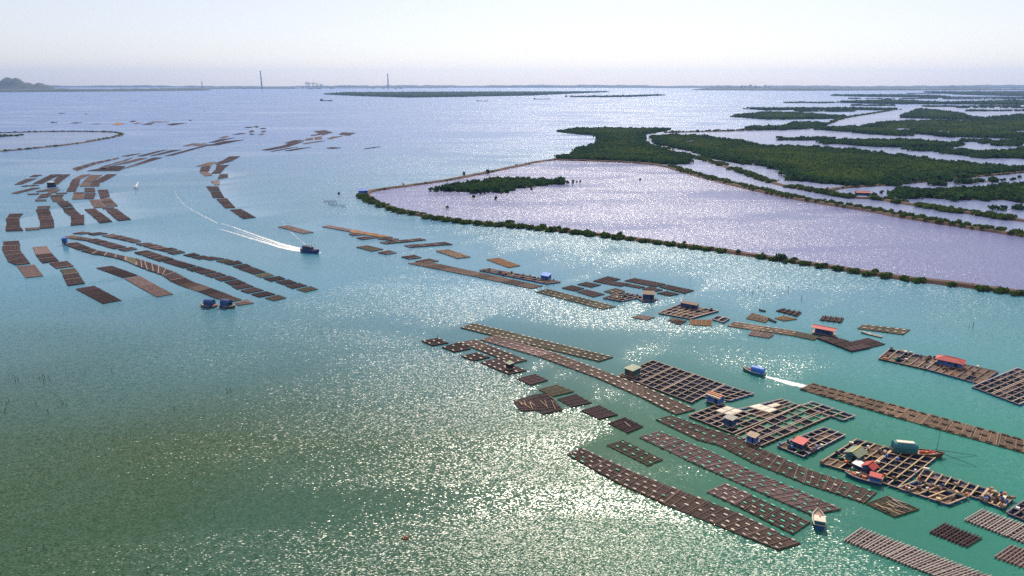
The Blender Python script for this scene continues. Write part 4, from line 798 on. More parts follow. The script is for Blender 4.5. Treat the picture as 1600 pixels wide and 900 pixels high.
    if d['fl']:
        sp = 3.1 if lvl == 0 else 3.3; nf = max(2, int(round(L / sp))); rows = d['rows']; fm = MB()
        for r_ in range(rows):
            v = (r_ + .5) / rows if rows < 4 else (.06, .36, .64, .94)[r_]
            if rows == 3: v = (.08, .5, .92)[r_]
            for j in range(nf):
                if random.random() < .12: continue
                u = (j + .5 + (.25 if r_ % 2 else -.1) + rj(.08)) / nf
                if not .02 < u < .98: continue
                ax = (q[1] - q[0]).normalized(); c = P(u, v, zt + .30); hl = (.5 if d['fl'] != 'float_hole_dark' else .85) + rj(.1)
                fmat = d['fl']
                if fmat == 'float_green' and random.random() < .14: fmat = 'float_white'
                elif fmat == 'float_white' and random.random() < .10 and lvl == 0: fmat = 'float_green'
                if lvl == 0: bar('float', c - ax * hl, c + ax * hl, .46 + rj(.06), .26, fmat, root, org, 'float')
                else: fm.beam(c - ax * (hl + .1) - org, c + ax * (hl + .1) - org, .5 if d['fl'] != 'float_hole_dark' else .9, .28)
        if lvl == 1 and fm.v: o = fm.build('float_hole_rows', M[d['fl']], root); o['kind'] = 'stuff'
    for j in range(d.get('loose', 0)):
        u, v = random.uniform(.05, .75), random.uniform(.1, .9); a = P(u, v, zt + .38); b = P(min(u + random.uniform(.25, .5), 1.02), min(max(v + rj(.15), 0), 1), zt + .4)
        bar('loose_pole', a, b, .13, .1, random.choice(['cage_wood', 'pole_grey', 'cage_wood_gold']) if k != 'dark' or lvl == 0 else random.choice(['cage_wood_gold', 'pole_tan']), root, org)
for d in RAFTS: build_raft(d)
cut = sorted((p[0] for p in PIECES), reverse=True)[290]
for ar, q, L, Wd, d, lab in PIECES: one_raft(q, L, Wd, d, lab, small=ar <= cut)
o = FAR.build('distant_rafts', [M[a + k] for k in FARK for a in ('bed_', 'pole_')] + [M['cage_wood_dark']]); tag(o, 'many small dark rafts spread over the far channel', 'rafts', None, 'stuff')

# ------------------------------------------------------------------ fish cages
def build_cage(d):
    q = [gp(*p) for p in d['q']]; org = sum(q, Vector()) / 4; root = empty('cage_raft', org); tag(root, d['label'], 'fish cage')
    nu, nv = d['nu'], d['nv']; P = lambda u, v, z: bil(q, u, v) + UP * z; wood = d['wood']; far = d['q'][0][1] < 520
    bw = (.29 if 'gold' in wood else .23) if not far else .36; zb = .62
    for i in range(nu + 1):
        u = i / nu + (rj(.006) if 0 < i < nu else 0)
        offs = (-.35, .35) if i in d.get('dbl_u', ()) else (0,)
        for of in offs:
            uu = u + of / max((q[1] - q[0]).length, 1)
            bar('beam', P(uu, -.012 + rj(.012), zb + .16), P(uu + rj(.004), 1.012 + rj(.012), zb + .16 + rj(.04)), bw * random.uniform(.8, 1.25), .16, wood, root, org, 'box')
    for j in range(nv + 1):
        v = j / nv + (rj(.006) if 0 < j < nv else 0)
        bar('beam', P(-.012, v, zb), P(1.012, v + rj(.004), zb + rj(.04)), bw * random.uniform(.7, 1.1), .16, wood, root, org, 'box')
    sheets = d.get('sheets', [])
    for i in range(nu):
        for j in range(nv):
            a = .06; u0, u1, v0, v1 = (i + a) / nu, (i + 1 - a) / nu, (j + a) / nv, (j + 1 - a) / nv
            if (i, j) in sheets:
                m = MB(); z = zb + .27 + rj(.02); m.add([P(u0, v0, z) - org, P(u1, v0, z) - org, P(u1, v1, z + .05) - org, P(u0, v1, z) - org, P((u0 + u1) / 2, (v0 + v1) / 2, z + .14) - org, P(u0, v0, z - .1) - org, P(u1, v0, z - .1) - org, P(u1, v1, z - .1) - org, P(u0, v1, z - .1) - org],
                      [(4, 1, 0), (4, 2, 1), (4, 3, 2), (4, 0, 3), (0, 1, 6, 5), (1, 2, 7, 6), (2, 3, 8, 7), (3, 0, 5, 8)]); m.build('cover_sheet', M['cream'], root); continue
            nm = random.choice(d['net']); zn = .03 if nm != 'net_brown' else .30
            m = MB(); sag = .04
            m.add([P(u0, v0, zn + .3) - org, P(u1, v0, zn + .3) - org, P(u1, v1, zn + .3) - org, P(u0, v1, zn + .3) - org, P(u0 + .15 / nu, v0 + .15 / nv, zn) - org, P(u1 - .15 / nu, v0 + .15 / nv, zn) - org, P(u1 - .15 / nu, v1 - .15 / nv, zn) - org, P(u0 + .15 / nu, v1 - .15 / nv, zn) - org],
                  [(0, 1, 5, 4), (1, 2, 6, 5), (2, 3, 7, 6), (3, 0, 4, 7), (4, 5, 6, 7)]); m.build('net', M[nm], root)
    m = MB()                            # drums under the rim
    for e in range(4):
        a, b = q[e], q[(e + 1) % 4]; L = (b - a).length; n = max(2, int(L / 2.3)); ax = (b - a).normalized(); nr = V3(-ax.y, ax.x, 0) * .1
        for i in range(n):
            c = a + (b - a) * ((i + .5) / n) + nr - org; m.beam(c - ax * .85 + UP * .18, c + ax * .85 + UP * .18, .62, .6)
    o = m.build('rim_floats', M['float_blue' if 'blue' in d['label'] or 'golden' in d['label'] else random.choice(['float_hole_dark', 'float_blue'])], root); o['kind'] = 'stuff'
    for j in range(d.get('clutter', 0)):   # gear lying on the walkways
        uu, vv = (random.choice(range(nu + 1)) / nu, random.random()) if random.random() < .5 else (random.random(), random.choice(range(nv + 1)) / nv)
        if 'gear' in d['label'] or 'shelter' in d['label']: vv = vv * .5 if 'shelter' in d['label'] else vv
        c = P(min(max(uu, .03), .97), min(max(vv, .03), .97), zb + .24) - org; m = MB(); t = random.random()
        if t < .35:
            m.tube(c, c + UP * .9, .32, .32, 8); mt = random.choice(['float_blue', 'blue_tarp', 'white', 'orange']); nm = 'drum'
        elif t < .7:
            m.box(c + UP * .25, (1.2 + rj(.5), .8 + rj(.3), .5), rz=random.random() * 3, taper=.9); mt = random.choice(['cream', 'white', 'cage_wood_gold', 'float_hole_dark', 'orange', 'pole_tan']); nm = 'crate'
        else:
            for k_ in range(3): m.box(c + V3(rj(.4), rj(.4), .2 + .15 * k_), (1.1 + rj(.4), .9 + rj(.3), .35), rz=random.random() * 3, taper=.55)
            mt = random.choice(['net_brown', 'net_green', 'float_hole_dark', 'bed_tan', 'net_purple']); nm = 'net_heap'
        m.build(nm, M[mt], root)
for d in CAGES: build_cage(d)

# ------------------------------------------------------------------ huts
def hut(name, spot, w, dpt, h, ang, label, wall='blue_wall', roof='red_roof', style='gable', pitch=.3, over=.35, door=None, ridge=None, windows=2, z=0.75, cat='hut', stripe=None, porch=0.0):
    """w along local x, dpt along local y; ang = heading of local x"""
    p = gp(*spot); root = empty(name, V3(p.x, p.y, z), ang); tag(root, label, cat)
    W_ = M[wall]; wt = .08
    m = MB(); m.box((0, 0, -.09), (w + .8 + porch, dpt + .8, .16)); m.build('floor_deck', M['deck_wood'], root)
    for nm, c, dd in (('wall', (0, -dpt / 2, h / 2), (w, wt, h)), ('wall', (0, dpt / 2, h / 2), (w, wt, h)), ('wall', (-w / 2, 0, h / 2), (wt, dpt - wt, h)), ('wall', (w / 2, 0, h / 2), (wt, dpt - wt, h))):
        m = MB(); m.box(c, dd)
        if style == 'gable' and dd[0] == wt:
            x = c[0]; m.add([(x, -dpt / 2, h), (x, dpt / 2, h), (x, 0, h + pitch * dpt / 2 - .05)], [(0, 1, 2), (2, 1, 0)])
        wo_ = m.build(nm, W_, root)
        for k in range(windows if dd[1] == wt else 1):
            m = MB(); ws = min(.9, w / 4); xx = (-.5 + (k + .7) / (windows + .4)) * w if dd[1] == wt else c[0]; s_ = 1 if (c[1] if dd[1] == wt else c[0]) > 0 else -1
            if dd[1] == wt: m.box((xx, c[1] + s_ * .05, h * .58), (ws, .05, h * .32))
            else: m.box((c[0] + s_ * .05, dpt * .15, h * .58), (.05, min(.9, dpt / 4), h * .32))
            m.build('window', M['glass'], wo_)
    m = MB(); ds = M[door] if door else M['dark']
    m.box((-w / 2 - .06, -dpt * .2, h * .42), (.06, min(1.1, dpt * .32), h * .84)); m.box((w * .28, -dpt / 2 - .06, h * .42), (min(1.0, w * .2), .06, h * .84)); m.build('door', ds, root)
    X, Y = w / 2 + over + porch / 2, dpt / 2 + over; x0, x1 = -X, X
    m = MB(); t = .07
    if style == 'gable':
        zr, ze = h + pitch * dpt / 2 + .03, h - pitch * over + .03
        for s_ in (-1, 1):
            nseg = max(4, int(2 * X / .9))
            for k in range(nseg):           # corrugated panels side by side
                a = x0 + (x1 - x0) * k / nseg; b = x0 + (x1 - x0) * (k + 1) / nseg - .02; dz = .02 * (k % 2)
                m.add([(a, 0, zr + dz), (b, 0, zr + dz), (b, s_ * Y, ze + dz), (a, s_ * Y, ze + dz), (a, 0, zr + dz - t), (b, 0, zr + dz - t), (b, s_ * Y, ze + dz - t), (a, s_ * Y, ze + dz - t)],
                      [(0, 1, 2, 3), (7, 6, 5, 4), (3, 2, 6, 7), (0, 3, 7, 4), (1, 5, 6, 2)])
        ro = m.build('roof', M[roof], root)
        m = MB(); m.beam((x0, 0, zr + .06), (x1, 0, zr + .06), .3, .1, bottom=True); m.build('ridge_cap', M[ridge or roof], ro)
    elif style == 'hip':
        zr, ze = h + pitch * dpt / 2, h - pitch * over; rx = max(X - Y, .3)
        m.add([(x0, -Y, ze), (x1, -Y, ze), (x1, Y, ze), (x0, Y, ze), (-rx, 0, zr), (rx, 0, zr), (x0, -Y, ze - .1), (x1, -Y, ze - .1), (x1, Y, ze - .1), (x0, Y, ze - .1)],
              [(0, 1, 5, 4), (1, 2, 5), (2, 3, 4, 5), (3, 0, 4), (0, 6, 7, 1), (1, 7, 8, 2), (2, 8, 9, 3), (3, 9, 6, 0)])
        ro = m.build('roof', M[roof], root); m = MB(); m.beam((-rx, 0, zr + .03), (rx, 0, zr + .03), .3, .1, bottom=True)
        for a, b in (((-rx, 0, zr), (x0, -Y, ze)), ((-rx, 0, zr), (x0, Y, ze)), ((rx, 0, zr), (x1, -Y, ze)), ((rx, 0, zr), (x1, Y, ze))): m.beam(a, b, .2, .1, bottom=True)
        m.build('ridge_cap', M[ridge or roof], ro)
    else:                                   # flat or lean-to, slightly tilted sheets
        nseg = max(4, int(2 * X / .9)); tl = pitch
        for k in range(nseg):
            a = x0 + (x1 - x0) * k / nseg; b = x0 + (x1 - x0) * (k + 1) / nseg - .02; dz = .02 * (k % 2); za, zb_ = h + .08 + dz, h + .08 + dz + tl * dpt
            m.add([(a, -Y, za), (b, -Y, za), (b, Y, zb_), (a, Y, zb_), (a, -Y, za - t), (b, -Y, za - t), (b, Y, zb_ - t), (a, Y, zb_ - t)], [(0, 1, 2, 3), (7, 6, 5, 4), (4, 5, 1, 0), (6, 7, 3, 2), (0, 3, 7, 4), (1, 5, 6, 2)])
        ro = m.build('roof', M[roof], root)
        if tl > .05:
            m = MB(); m.add([(-w / 2, dpt / 2, h), (w / 2, dpt / 2, h), (w / 2, dpt / 2, h + tl * dpt), (-w / 2, dpt / 2, h + tl * dpt)], [(0, 1, 2, 3), (3, 2, 1, 0)])
            for s_ in (-1, 1): m.add([(s_ * w / 2, -dpt / 2, h), (s_ * w / 2, dpt / 2, h), (s_ * w / 2, dpt / 2, h + tl * dpt)], [(0, 1, 2), (2, 1, 0)])
            m.build('upper_wall', W_, root)
    if stripe:
        for k in range(2): m = MB(); m.box((0, -Y * (.35 + .4 * k), h + .03 + (pitch * (dpt / 2 - Y * (.35 + .4 * k)) if style == 'gable' else 0) + .09), (2 * X, .45, .05)); m.build('roof_strip', M[stripe[k]], ro)
    if porch:
        for s_ in (-1, 1): m = MB(); m.tube((x0 + .2, s_ * dpt / 2 * .9, 0), (x0 + .2, s_ * dpt / 2 * .9, h - .05), .06); m.build('porch_post', M['deck_wood'], root)
    return root
def head(a, b):
    p, q = gp(*a), gp(*b); return math.atan2(q.y - p.y, q.x - p.x)
hd = head((968,588),(1080,631))
hut('raft_hut', (988,587), 3.8, 5.0, 2.6, hd, 'dark green hut with a flat pale roof and a red door on the cage corner', wall='green_wall', roof='olive_roof', style='flat', pitch=.02, door='red')
hut('raft_hut', (1117,629), 5.0, 3.6, 2.2, hd, 'blue gabled hut with orange strips on its pale roof', wall='blue_wall', roof='tan_roof', ridge='orange', stripe=('orange', 'cream'), pitch=.35)
hd2 = head((1076,652),(1145,679))
hut('raft_hut', (1140,666), 3.0, 3.0, 2.5, hd2, 'dark blue box hut with a flat grey roof among the cages', wall='darkblue_wall', roof='grey_roof', style='flat', pitch=.02)
hut('raft_hut', (1175,692), 2.7, 2.7, 2.1, hd2, 'bright blue hut with a yellowish flat roof at the cage end', wall='blue_wall', roof='tan_roof', style='flat', pitch=.06, ridge='yellow_trim')
hut('raft_hut', (1249,701), 3.0, 3.4, 1.9, head((1214,699),(1255,716)), 'little red-roofed shelter on the small separate cage raft', wall='darkblue_wall', roof='red_roof', style='flat', pitch=.12)
hd3 = head((1281,726),(1338,689))
hut('raft_hut', (1335,719), 4.8, 3.6, 2.3, hd3, 'teal hut with an olive gable roof and a yellow ridge', wall='teal_wall', roof='olive_roof', ridge='yellow_trim', pitch=.42, over=.6)
hut('raft_hut', (1357,740), 3.0, 3.0, 2.0, hd3 , 'crimson gable-roofed hut squeezed against the cluttered barge', wall='darkblue_wall', roof='red_roof', pitch=.55, over=.4)
hut('raft_hut', (1342,734.5), 2.6, 2.6, 1.3, hd3, 'low white-topped shelter between the olive-roofed and crimson-roofed huts', wall='darkblue_wall', roof='white', style='flat', pitch=.05, windows=1)
hd5 = head((1373,562),(1446,578))
hut('raft_house', (1483,572), 8.3, 4.2, 2.5, hd5, 'broad red-roofed house with blue walls on the brown-decked cages', wall='blue_wall', roof='red_roof', style='hip', pitch=.42, over=.9, windows=3, cat='house')
hut('raft_house', (1287,522.5), 7.0, 4.0, 2.5, hd5 + .05, 'red-roofed blue house with an open porch end beside the olive raft', wall='darkblue_wall', roof='red_roof', style='gable', pitch=.3, over=.6, windows=3, cat='house', porch=2.0)
hut('raft_hut', (1077,482.5), 8.2, 3.6, 2.3, head((1029,490.5),(1078,499.5)), 'long purple-blue hut with a flat brownish roof on the cages', wall='darkblue_wall', roof='rust_roof', style='flat', pitch=.03, windows=3)
hut('raft_hut', (1013,468), 5.8, 5.2, 2.8, head((942,466.7),(971,472)) + .35, 'dark blue hut with a tan roof at the end of the pale-pole frame', wall='darkblue_wall', roof='rust_roof', style='flat', pitch=.08)
hut('raft_hut', (853,437.5), 5.0, 3.4, 2.2, head((749,423.5),(854.5,444.5)), 'bright blue lean-to with a slanted roof on the narrow frame raft', wall='blue_wall', roof='blue_tarp', style='flat', pitch=.3)
hut('raft_hut', (796.5,577), 2.2, 2.2, 2.0, hd, 'tiny dark hut on the short dark raft', wall='dark', roof='olive_roof', style='flat', pitch=.04, windows=1)
hut('raft_hut', (102,382), 2.6, 2.6, 4.0, 0.1, 'tiny blue hut at the head of two raft chains', wall='blue_wall', roof='blue_tarp', style='flat', pitch=.04, windows=1)
hut('levee_hut', (567.5,304), 9.0, 6.0, 3.2, 0.3, 'blue-walled hut on the tip of the pond levee', wall='blue_wall', roof='blue_tarp', pitch=.3, z=1.4)
hut('levee_house', (1347,307.5), 13.0, 5.0, 3.0, head((1334,310),(1372,311)), 'orange-roofed house on the marsh levee', wall='darkblue_wall', roof='orange_roof', pitch=.45, z=1.6, cat='house', windows=4)

# ------------------------------------------------------------------ boats
def boat(name, stern, bow, beam, fb, label, hull='hull_blue', trim='white', cabin=None, canopy=None, extras=(), cat='boat', deckmat='deck_wood', rise=.7):
    a, b = gp(*stern), gp(*bow); L = (b - a).length; beam = beam if beam >= 1 else beam * L; c = (a + b) / 2; root = empty(name, c, math.atan2(b.y - a.y, b.x - a.x)); tag(root, label, cat)
    n = 12; hv, tv, dv = [], [], []
    for i in range(n):
        t = i / (n - 1); x = (t - .5) * L; hb = beam / 2 * (.80 + .2 * math.sin(min(t / .5, 1) * math.pi / 2)) * (1 if t < .55 else max(.03, 1 - ((t - .55) / .45) ** 2.1)); sh = fb * (1 + rise * max(0, t - .4) ** 2 / .36 + .12 * max(0, .25 - t))
        xb = x + (.05 * L * max(0, t - .6) / .4)
        hv.append([(x, 0, -.35), (x, hb * .72, -.15), (xb, hb, sh)]); tv.append([(xb, hb, sh), (xb, hb + .07, sh + .03), (xb, max(hb - .16, .0), sh + .03)]); dv.append((xb, max(hb - .14, .0), sh - .32))
    m = MB(); vs_ = []; fs = []
    for r in hv: vs_ += [r[0], r[1], r[2], (r[1][0], -r[1][1], r[1][2]), (r[2][0], -r[2][1], r[2][2])]
    for i in range(n - 1):
        o = i * 5
        for p, q in ((0, 1), (1, 2)): fs.append((o + p, o + 5 + p, o + 5 + q, o + q))
        for p, q in ((0, 3), (3, 4)): fs.append((o + q, o + 5 + q, o + 5 + p, o + p))
    fs.append((0, 1, 2, 4, 3)); m.add(vs_, fs); m.build('hull', M[hull], root)
    m = MB(); vs_ = []; fs = []
    for i, (r, dd) in enumerate(zip(tv, dv)):
        for s_ in (1, -1): vs_ += [(r[1][0], s_ * r[1][1], r[1][2] - .2), (r[1][0], s_ * r[1][1], r[1][2]), (r[2][0], s_ * r[2][1], r[2][2]), (dd[0], s_ * dd[1], dd[2])]
    for i in range(n - 1):
        for s_ in (0, 4):
            o = i * 8 + s_
            for k in range(3): fs.append((o + k, o + 8 + k, o + 9 + k, o + 1 + k))
    m.add(vs_, fs); x0 = tv[0]; m.beam((x0[0][0] + .06, -x0[0][1], x0[0][2]), (x0[0][0] + .06, x0[0][1], x0[0][2]), .12, .3, bottom=True); m.build('gunwale', M[trim], root)
    m = MB(); vs_ = []
    for dd in dv: vs_ += [(dd[0], -dd[1], dd[2]), (dd[0], dd[1], dd[2])]
    m.add(vs_, [(2 * i, 2 * i + 2, 2 * i + 3, 2 * i + 1) for i in range(n - 1)]); m.build('deck', M[deckmat], root)
    dz = fb - .32
    if cabin:
        x, l, w, h, wm, rm = cabin; cb = MB().box((x * L, 0, dz + h / 2), (l * L, w * beam, h)).build('cabin', M[wm], root)
        for s_ in (-1, 1):
            for k in range(3): MB().box((x * L + (k - 1) * l * L * .3, s_ * (w * beam / 2 + .02), dz + h * .66), (l * L * .18, .05, h * .3)).build('window', M['glass'], cb)
        MB().box((x * L + l * L / 2 + .02, 0, dz + h * .66), (.05, w * beam * .6, h * .3)).build('windscreen', M['glass'], cb)
        MB().box((x * L, 0, dz + h + .06), (l * L + .5, w * beam + .4, .12), taper=.94).build('cabin_roof', M[rm], root)
    if canopy:
        x, l, w, h, wm, rm = canopy; k = 9; xs = [(x - l / 2) * L, (x + l / 2) * L]; hw = w * beam / 2
        arc = [(-hw, dz + h * .55)] + [(hw * math.cos(math.pi * (1 - i / (k - 1))), dz + h * .55 + h * .45 * math.sin(math.pi * i / (k - 1))) for i in range(k)][1:-1] + [(hw, dz + h * .55)]
        ns = 6; m = MB(); vs_ = []; fs = []
        for i in range(ns + 1):
            X = xs[0] + (xs[1] - xs[0]) * i / ns
            for y, z in arc: vs_.append((X, y, z + (.03 if i % 2 else 0)))
        na = len(arc)
        for i in range(ns):
            for j in range(na - 1): fs.append((i * na + j, i * na + j + 1, i * na + na + j + 1, i * na + na + j))
        fs += [tuple(range(na - 1, -1, -1)), tuple(range(ns * na, ns * na + na))]; m.add(vs_, fs); m.build('canopy', M[rm], root)
        for s_ in (-1, 1): MB().box(((xs[0] + xs[1]) / 2, s_ * (hw - .05), dz + h * .28), (xs[1] - xs[0] - .1, .06, h * .56)).build('side_curtain', M[wm], root)
        MB().box((xs[0] + .05, 0, dz + h * .3), (.08, 2 * hw - .2, h * .6)).build('end_curtain', M[wm], root)
    for e in extras:
        k = e[0]; m = MB()
        if k == 'mast': m.tube((e[1] * L, 0, dz), (e[1] * L + rj(.1), 0, dz + e[2]), .07, .04); m.build('mast', M['dark' if len(e) < 4 else e[3]], root)
        elif k == 'flag': m.tube((e[1] * L, 0, dz), (e[1] * L, 0, dz + e[2]), .04, .03); m.build('flag_pole', M['deck_wood'], root); m = MB(); x = e[1] * L; z = dz + e[2]; m.add([(x, .0, z), (x - .9, .5, z - .08), (x - .9, .5, z - .75), (x, 0, z - .7), (x - .45, .15, z - .02), (x - .45, .15, z - .72)], [(0, 4, 5, 3), (4, 1, 2, 5), (3, 5, 4, 0), (5, 2, 1, 4)]); m.build('flag', M['red'], root)
        elif k == 'boom': m.tube((e[1] * L, e[2], dz + e[3]), (e[4] * L, e[5], e[6]), .09, .05); m.build('boom', M['dark'], root)
        elif k == 'box': m.box((e[1] * L, e[2] * beam, dz + e[5] / 2), (e[3], e[4], e[5]), taper=.88); m.build('crate', M[e[6]], root)
        elif k == 'heap':
            for _ in range(5): m.box((e[1] * L + rj(e[3]), e[2] * beam + rj(.4), dz + .2 + random.random() * .3), (1.0 + rj(.4), .8 + rj(.3), .45), rz=random.random() * 3, taper=.55)
            m.build('gear_heap', M[e[4]], root)
    return root
boat('fishing_trawler', (471.5,392), (498,396), 4.2, 1.7, 'dark blue trawler speeding along with a white wake', hull='hull_blue', trim='hull_wood', cabin=(-.12, .48, .72, 2.6, 'darkblue_wall', 'dark'), extras=[('mast', .12, 6.0), ('mast', .30, 5.2), ('box', .3, 0, 1.6, 1.4, .8, 'red'), ('box', -.36, 0, 1.2, 2.0, 1.2, 'darkblue_wall')])
boat('ferry_boat', (1195,587), (1161.5,578.5), 2.9, .95, 'small boat with a bright blue canopy crossing with a white wake', hull='hull_teal', trim='cream', canopy=(-.16, .56, .95, 2.3, 'blue_tarp', 'blue_tarp'), extras=[('heap', .28, 0, .5, 'red'), ('mast', .36, 1.6), ('mast', .32, 1.5)])
boat('motor_boat', (1280,828), (1277,805), 3.2, 1.25, 'pale-decked boat with a red flag lying at the raft corner', hull='hull_blue', trim='cream', cabin=(-.26, .34, .78, 1.35, 'teal_wall', 'cream'), extras=[('flag', .30, 4.0), ('heap', .12, 0, .8, 'orange')])
boat('cargo_boat', (1391,706), (1471,714), 3.6, 1.1, 'long boat with a teal canopy, orange cargo and a tall mast', hull='hull_wood', trim='hull_wood', canopy=(-.24, .46, 1.0, 3.1, 'teal_wall', 'teal_wall'), rise=.5, extras=[('mast', .38, 8.0), ('boom', .38, -.6, 1.2, 1.05, -4.0, .15), ('boom', .36, .6, 1.2, 1.25, 3.0, .1), ('heap', .14, 0, 1.0, 'red'), ('heap', .24, 0, 1.2, 'orange'), ('heap', .33, .1, .8, 'red'), ('heap', -.47, 0, .4, 'net_purple'), ('box', -.24, 0, 5.6, 1.6, 3.25, 'cream')])
boat('work_barge', (1378,757), (1322,742), 3.4, 1.0, 'dark blue barge crowded with gear below the crimson-roofed hut', hull='hull_blue', trim='deck_wood', cabin=(-.3, .3, .8, 1.7, 'blue_wall', 'red_roof'), rise=.2, extras=[('heap', .05, 0, 1.4, 'net_brown'), ('heap', .15, 0, 1.2, 'float_hole_dark'), ('heap', .3, 0, .8, 'orange_roof'), ('box', 0, .2, 1.2, 1, .9, 'orange_roof'), ('box', .2, -.2, 1, .8, .7, 'cream')])
for st, bw_, lb in (((338,480),(314.5,478.5),'canopied boat of the twin pair lying at the chain end, bow outward'), ((345,478.5),(367,481.5),'canopied boat of the twin pair lying nearest the purplish ragged raft')):
    boat('canopied_boat', st, bw_, 3.4, 1.0, lb, hull='hull_wood', trim='cream', canopy=(-.08, .56, 1.02, 3.4, 'darkblue_wall', 'darkblue_wall'), extras=[('box', -.42, 0, 1.0, 1.4, .8, 'orange_roof')])
boat('houseboat', (75,292), (88,292), 5.0, 1.4, 'houseboat with a white roof in the left raft field', hull='hull_blue', trim='hull_blue', cabin=(-.05, .7, .85, 4.2, 'dark', 'white'))
boat('speedboat', (211,295), (215.5,292.5), 2.6, 1.2, 'small white speedboat in the open channel beyond the raft field', hull='white', trim='white', cabin=(-.1, .4, .6, 1.6, 'white', 'white'))
boat('sampan', (1378,527.5), (1346,520), 1.5, .5, 'thin empty sampan beside the lone olive raft', hull='hull_wood', trim='cream', extras=[('box', .1, 0, 1.4, .8, .5, 'cream')])
boat('dinghy', (1196,487), (1186,485), 1.4, .5, 'tiny dark dinghy near the battered brown raft', hull='dark', trim='dark', extras=[('box', .2, 0, 1, .8, .6, 'dark')])
boat('dinghy', (1212,504), (1200,499), 1.4, .5, 'dark dinghy wedged against the battered brown raft', hull='dark', trim='float_hole_dark', extras=[('heap', 0, 0, .8, 'dark')])
boat('cargo_ship', (501,157.5), (519,157.8), 13.0, 4.0, 'dark cargo ship far off in mid channel', hull='ship', trim='ship', cabin=(-.42, .1, .9, 8.0, 'ship', 'ship'), deckmat='ship', cat='ship')
boat('river_barge', (834,155.3), (859,155.1), 12.0, 3.0, 'long low barge far off in the bright channel', hull='ship', trim='ship', cabin=(-.45, .08, .9, 6.0, 'ship', 'ship'), deckmat='ship', cat='barge')
boat('river_barge', (745,158.3), (762,158), 9.0, 2.2, 'smaller low barge by the low far island', hull='ship', trim='ship', cabin=(-.42, .1, .9, 4.0, 'ship', 'ship'), deckmat='ship', cat='barge')
GF = 'far fishing boats on the upper left water'
for a, b in (((92,177.5),(101,177.2)), ((79,191.8),(89,191.6)), ((295.5,188.5),(299.5,188.3)), ((133,305-126.5),(137,178.3)), ((531,303.5),(527.5,303)), ((390,210.3),(397,210)), ((161,265),(168,262)), ((318,174),(320,174))):
    boat('far_boat', a, b, .3, .9, 'tiny dark boat far off on the open water', hull='ship', trim='ship', cabin=(-.15, .4, .7, 1.6, 'ship', 'ship'), deckmat='ship', cat='boat').__setitem__('group', 'tiny far boats')

# ------------------------------------------------------------------ stakes, driftwood
def stake(x, y, hpx, label, group, lean=0.0):
    p = gp(x, y); h = hpx * mpp(x, y) * 1.05; m = MB(); r = max(.08, mpp(x, y) * .40)
    m.tube((0, 0, -.6), (lean * h, rj(.05) * h, h), r, r * .7, 6); o = m.build('mooring_stake', M['stake']); o.location = p; tag(o, label, 'stake', group)
for x, y in [(66.7,589),(70,591),(52,590),(78,595),(69,601),(29,596),(24,597),(62,593),(57,633),(97,634),(104,634),(99,631),(75.5,647),(14,628)]: stake(x, y, random.uniform(4, 9), 'thin dark stake of the loose group in the dark corner water', 'stakes in the loose group', rj(.1))
stake(6, 645, 18, 'leaning stake beside the loose stake group', None, .45)
for x, y, h in [(227.5,664,9),(273,642,8),(174.6,580,4),(77,735,5),(197,683,4),(204,681,5),(540,600,5),(355.5,614,9),(359.5,614,8),(361,611,4),(336,808,13),(69,858,11),(42,860,5),(231,897,9),(398,870,6)]:
    stake(x, y, h, 'lone dark stake standing in the open green water', 'lone stakes in open water', rj(.05))
for x, y, h in [(1162.6,455,6),(1176,460,7),(1194.5,460,7),(1185,450,4),(1205,446,5),(1231.5,452,6),(1252,470,8),(1232,459,5),(1258,433,4),(1520,512,9),(1514,511,4),(985,429,3),(1078,438,3),(767,512,4),(684,527,4)]:
    stake(x, y, h, 'slim stake standing between the rafts and the pond levee', 'stakes off the pond levee', rj(.04))
for i in range(12): stake(505.5 + i * 1.8, 315.5 + (i % 3) * .6, 3, 'short stake of the fenced patch off the levee tip', 'stakes of the fenced patch', .25)
for i in range(14): stake(513.5 + i * 1.95, 320 + i * .25 + (i % 3) * .7, 3.6, 'short stake of the fenced patch off the levee tip', 'stakes of the fenced patch', .25)
m = MB(); p = gp(635, 841); 
for k in range(5): m.box((rj(.5), rj(.3), .15 + .08 * k), (1.3 + rj(.4), .5, .3), rz=random.random() * 3, taper=.7)
o = m.build('driftwood', M['pole_orange']); o.location = p; tag(o, 'small brown lump of driftwood in the glitter', 'driftwood')

# ------------------------------------------------------------------ wakes
def wake(spots, widths, covers, label, z=.05):
    pts = PX(spots); co = []; cv = []; fs = []; nw = 5
    for i, p in enumerate(pts):
        n = side(pts, i); w = widths[i]
        for k in range(nw): t = -1 + 2 * k / (nw - 1); co.append(p + n * (w / 2 * t) + UP * z); cv.append(covers[i] * (1 - .75 * abs(t) ** 2))
    for i in range(len(pts) - 1):
        for k in range(nw - 1): fs.append((i * nw + k, i * nw + nw + k, i * nw + nw + k + 1, i * nw + k + 1))
    m = MB(); m.add(co, [tuple(reversed(f)) for f in fs]); o = m.build('wake', M['foam']); a = o.data.attributes.new('cover', 'FLOAT', 'POINT'); a.data.foreach_set('value', cv); tag(o, label, 'wake', None, 'stuff')
wake([(475,389.5),(462,387),(440,381.5),(415,373),(390,364),(365,355),(345,349)], [3,4.5,4.5,4.5,4,3.5,3], [.90,.78,.68,.60,.56,.52,.48], 'white foam arm of the trawler wake on the levee side')
wake([(475,393),(462,391.5),(440,387),(415,379),(390,372),(365,364),(340,357)], [3,5,5,5,4.5,4,3.5], [.92,.82,.72,.64,.58,.54,.48], 'white foam arm of the trawler wake on the raft-chain side')
wake([(472,391.3),(450,386.5),(420,377.5),(392,368.5),(366,359.5)], [3,4.5,5.5,6,6], [.72,.62,.52,.46,.4], 'thin churned foam between the two arms of the trawler wake', z=.045)
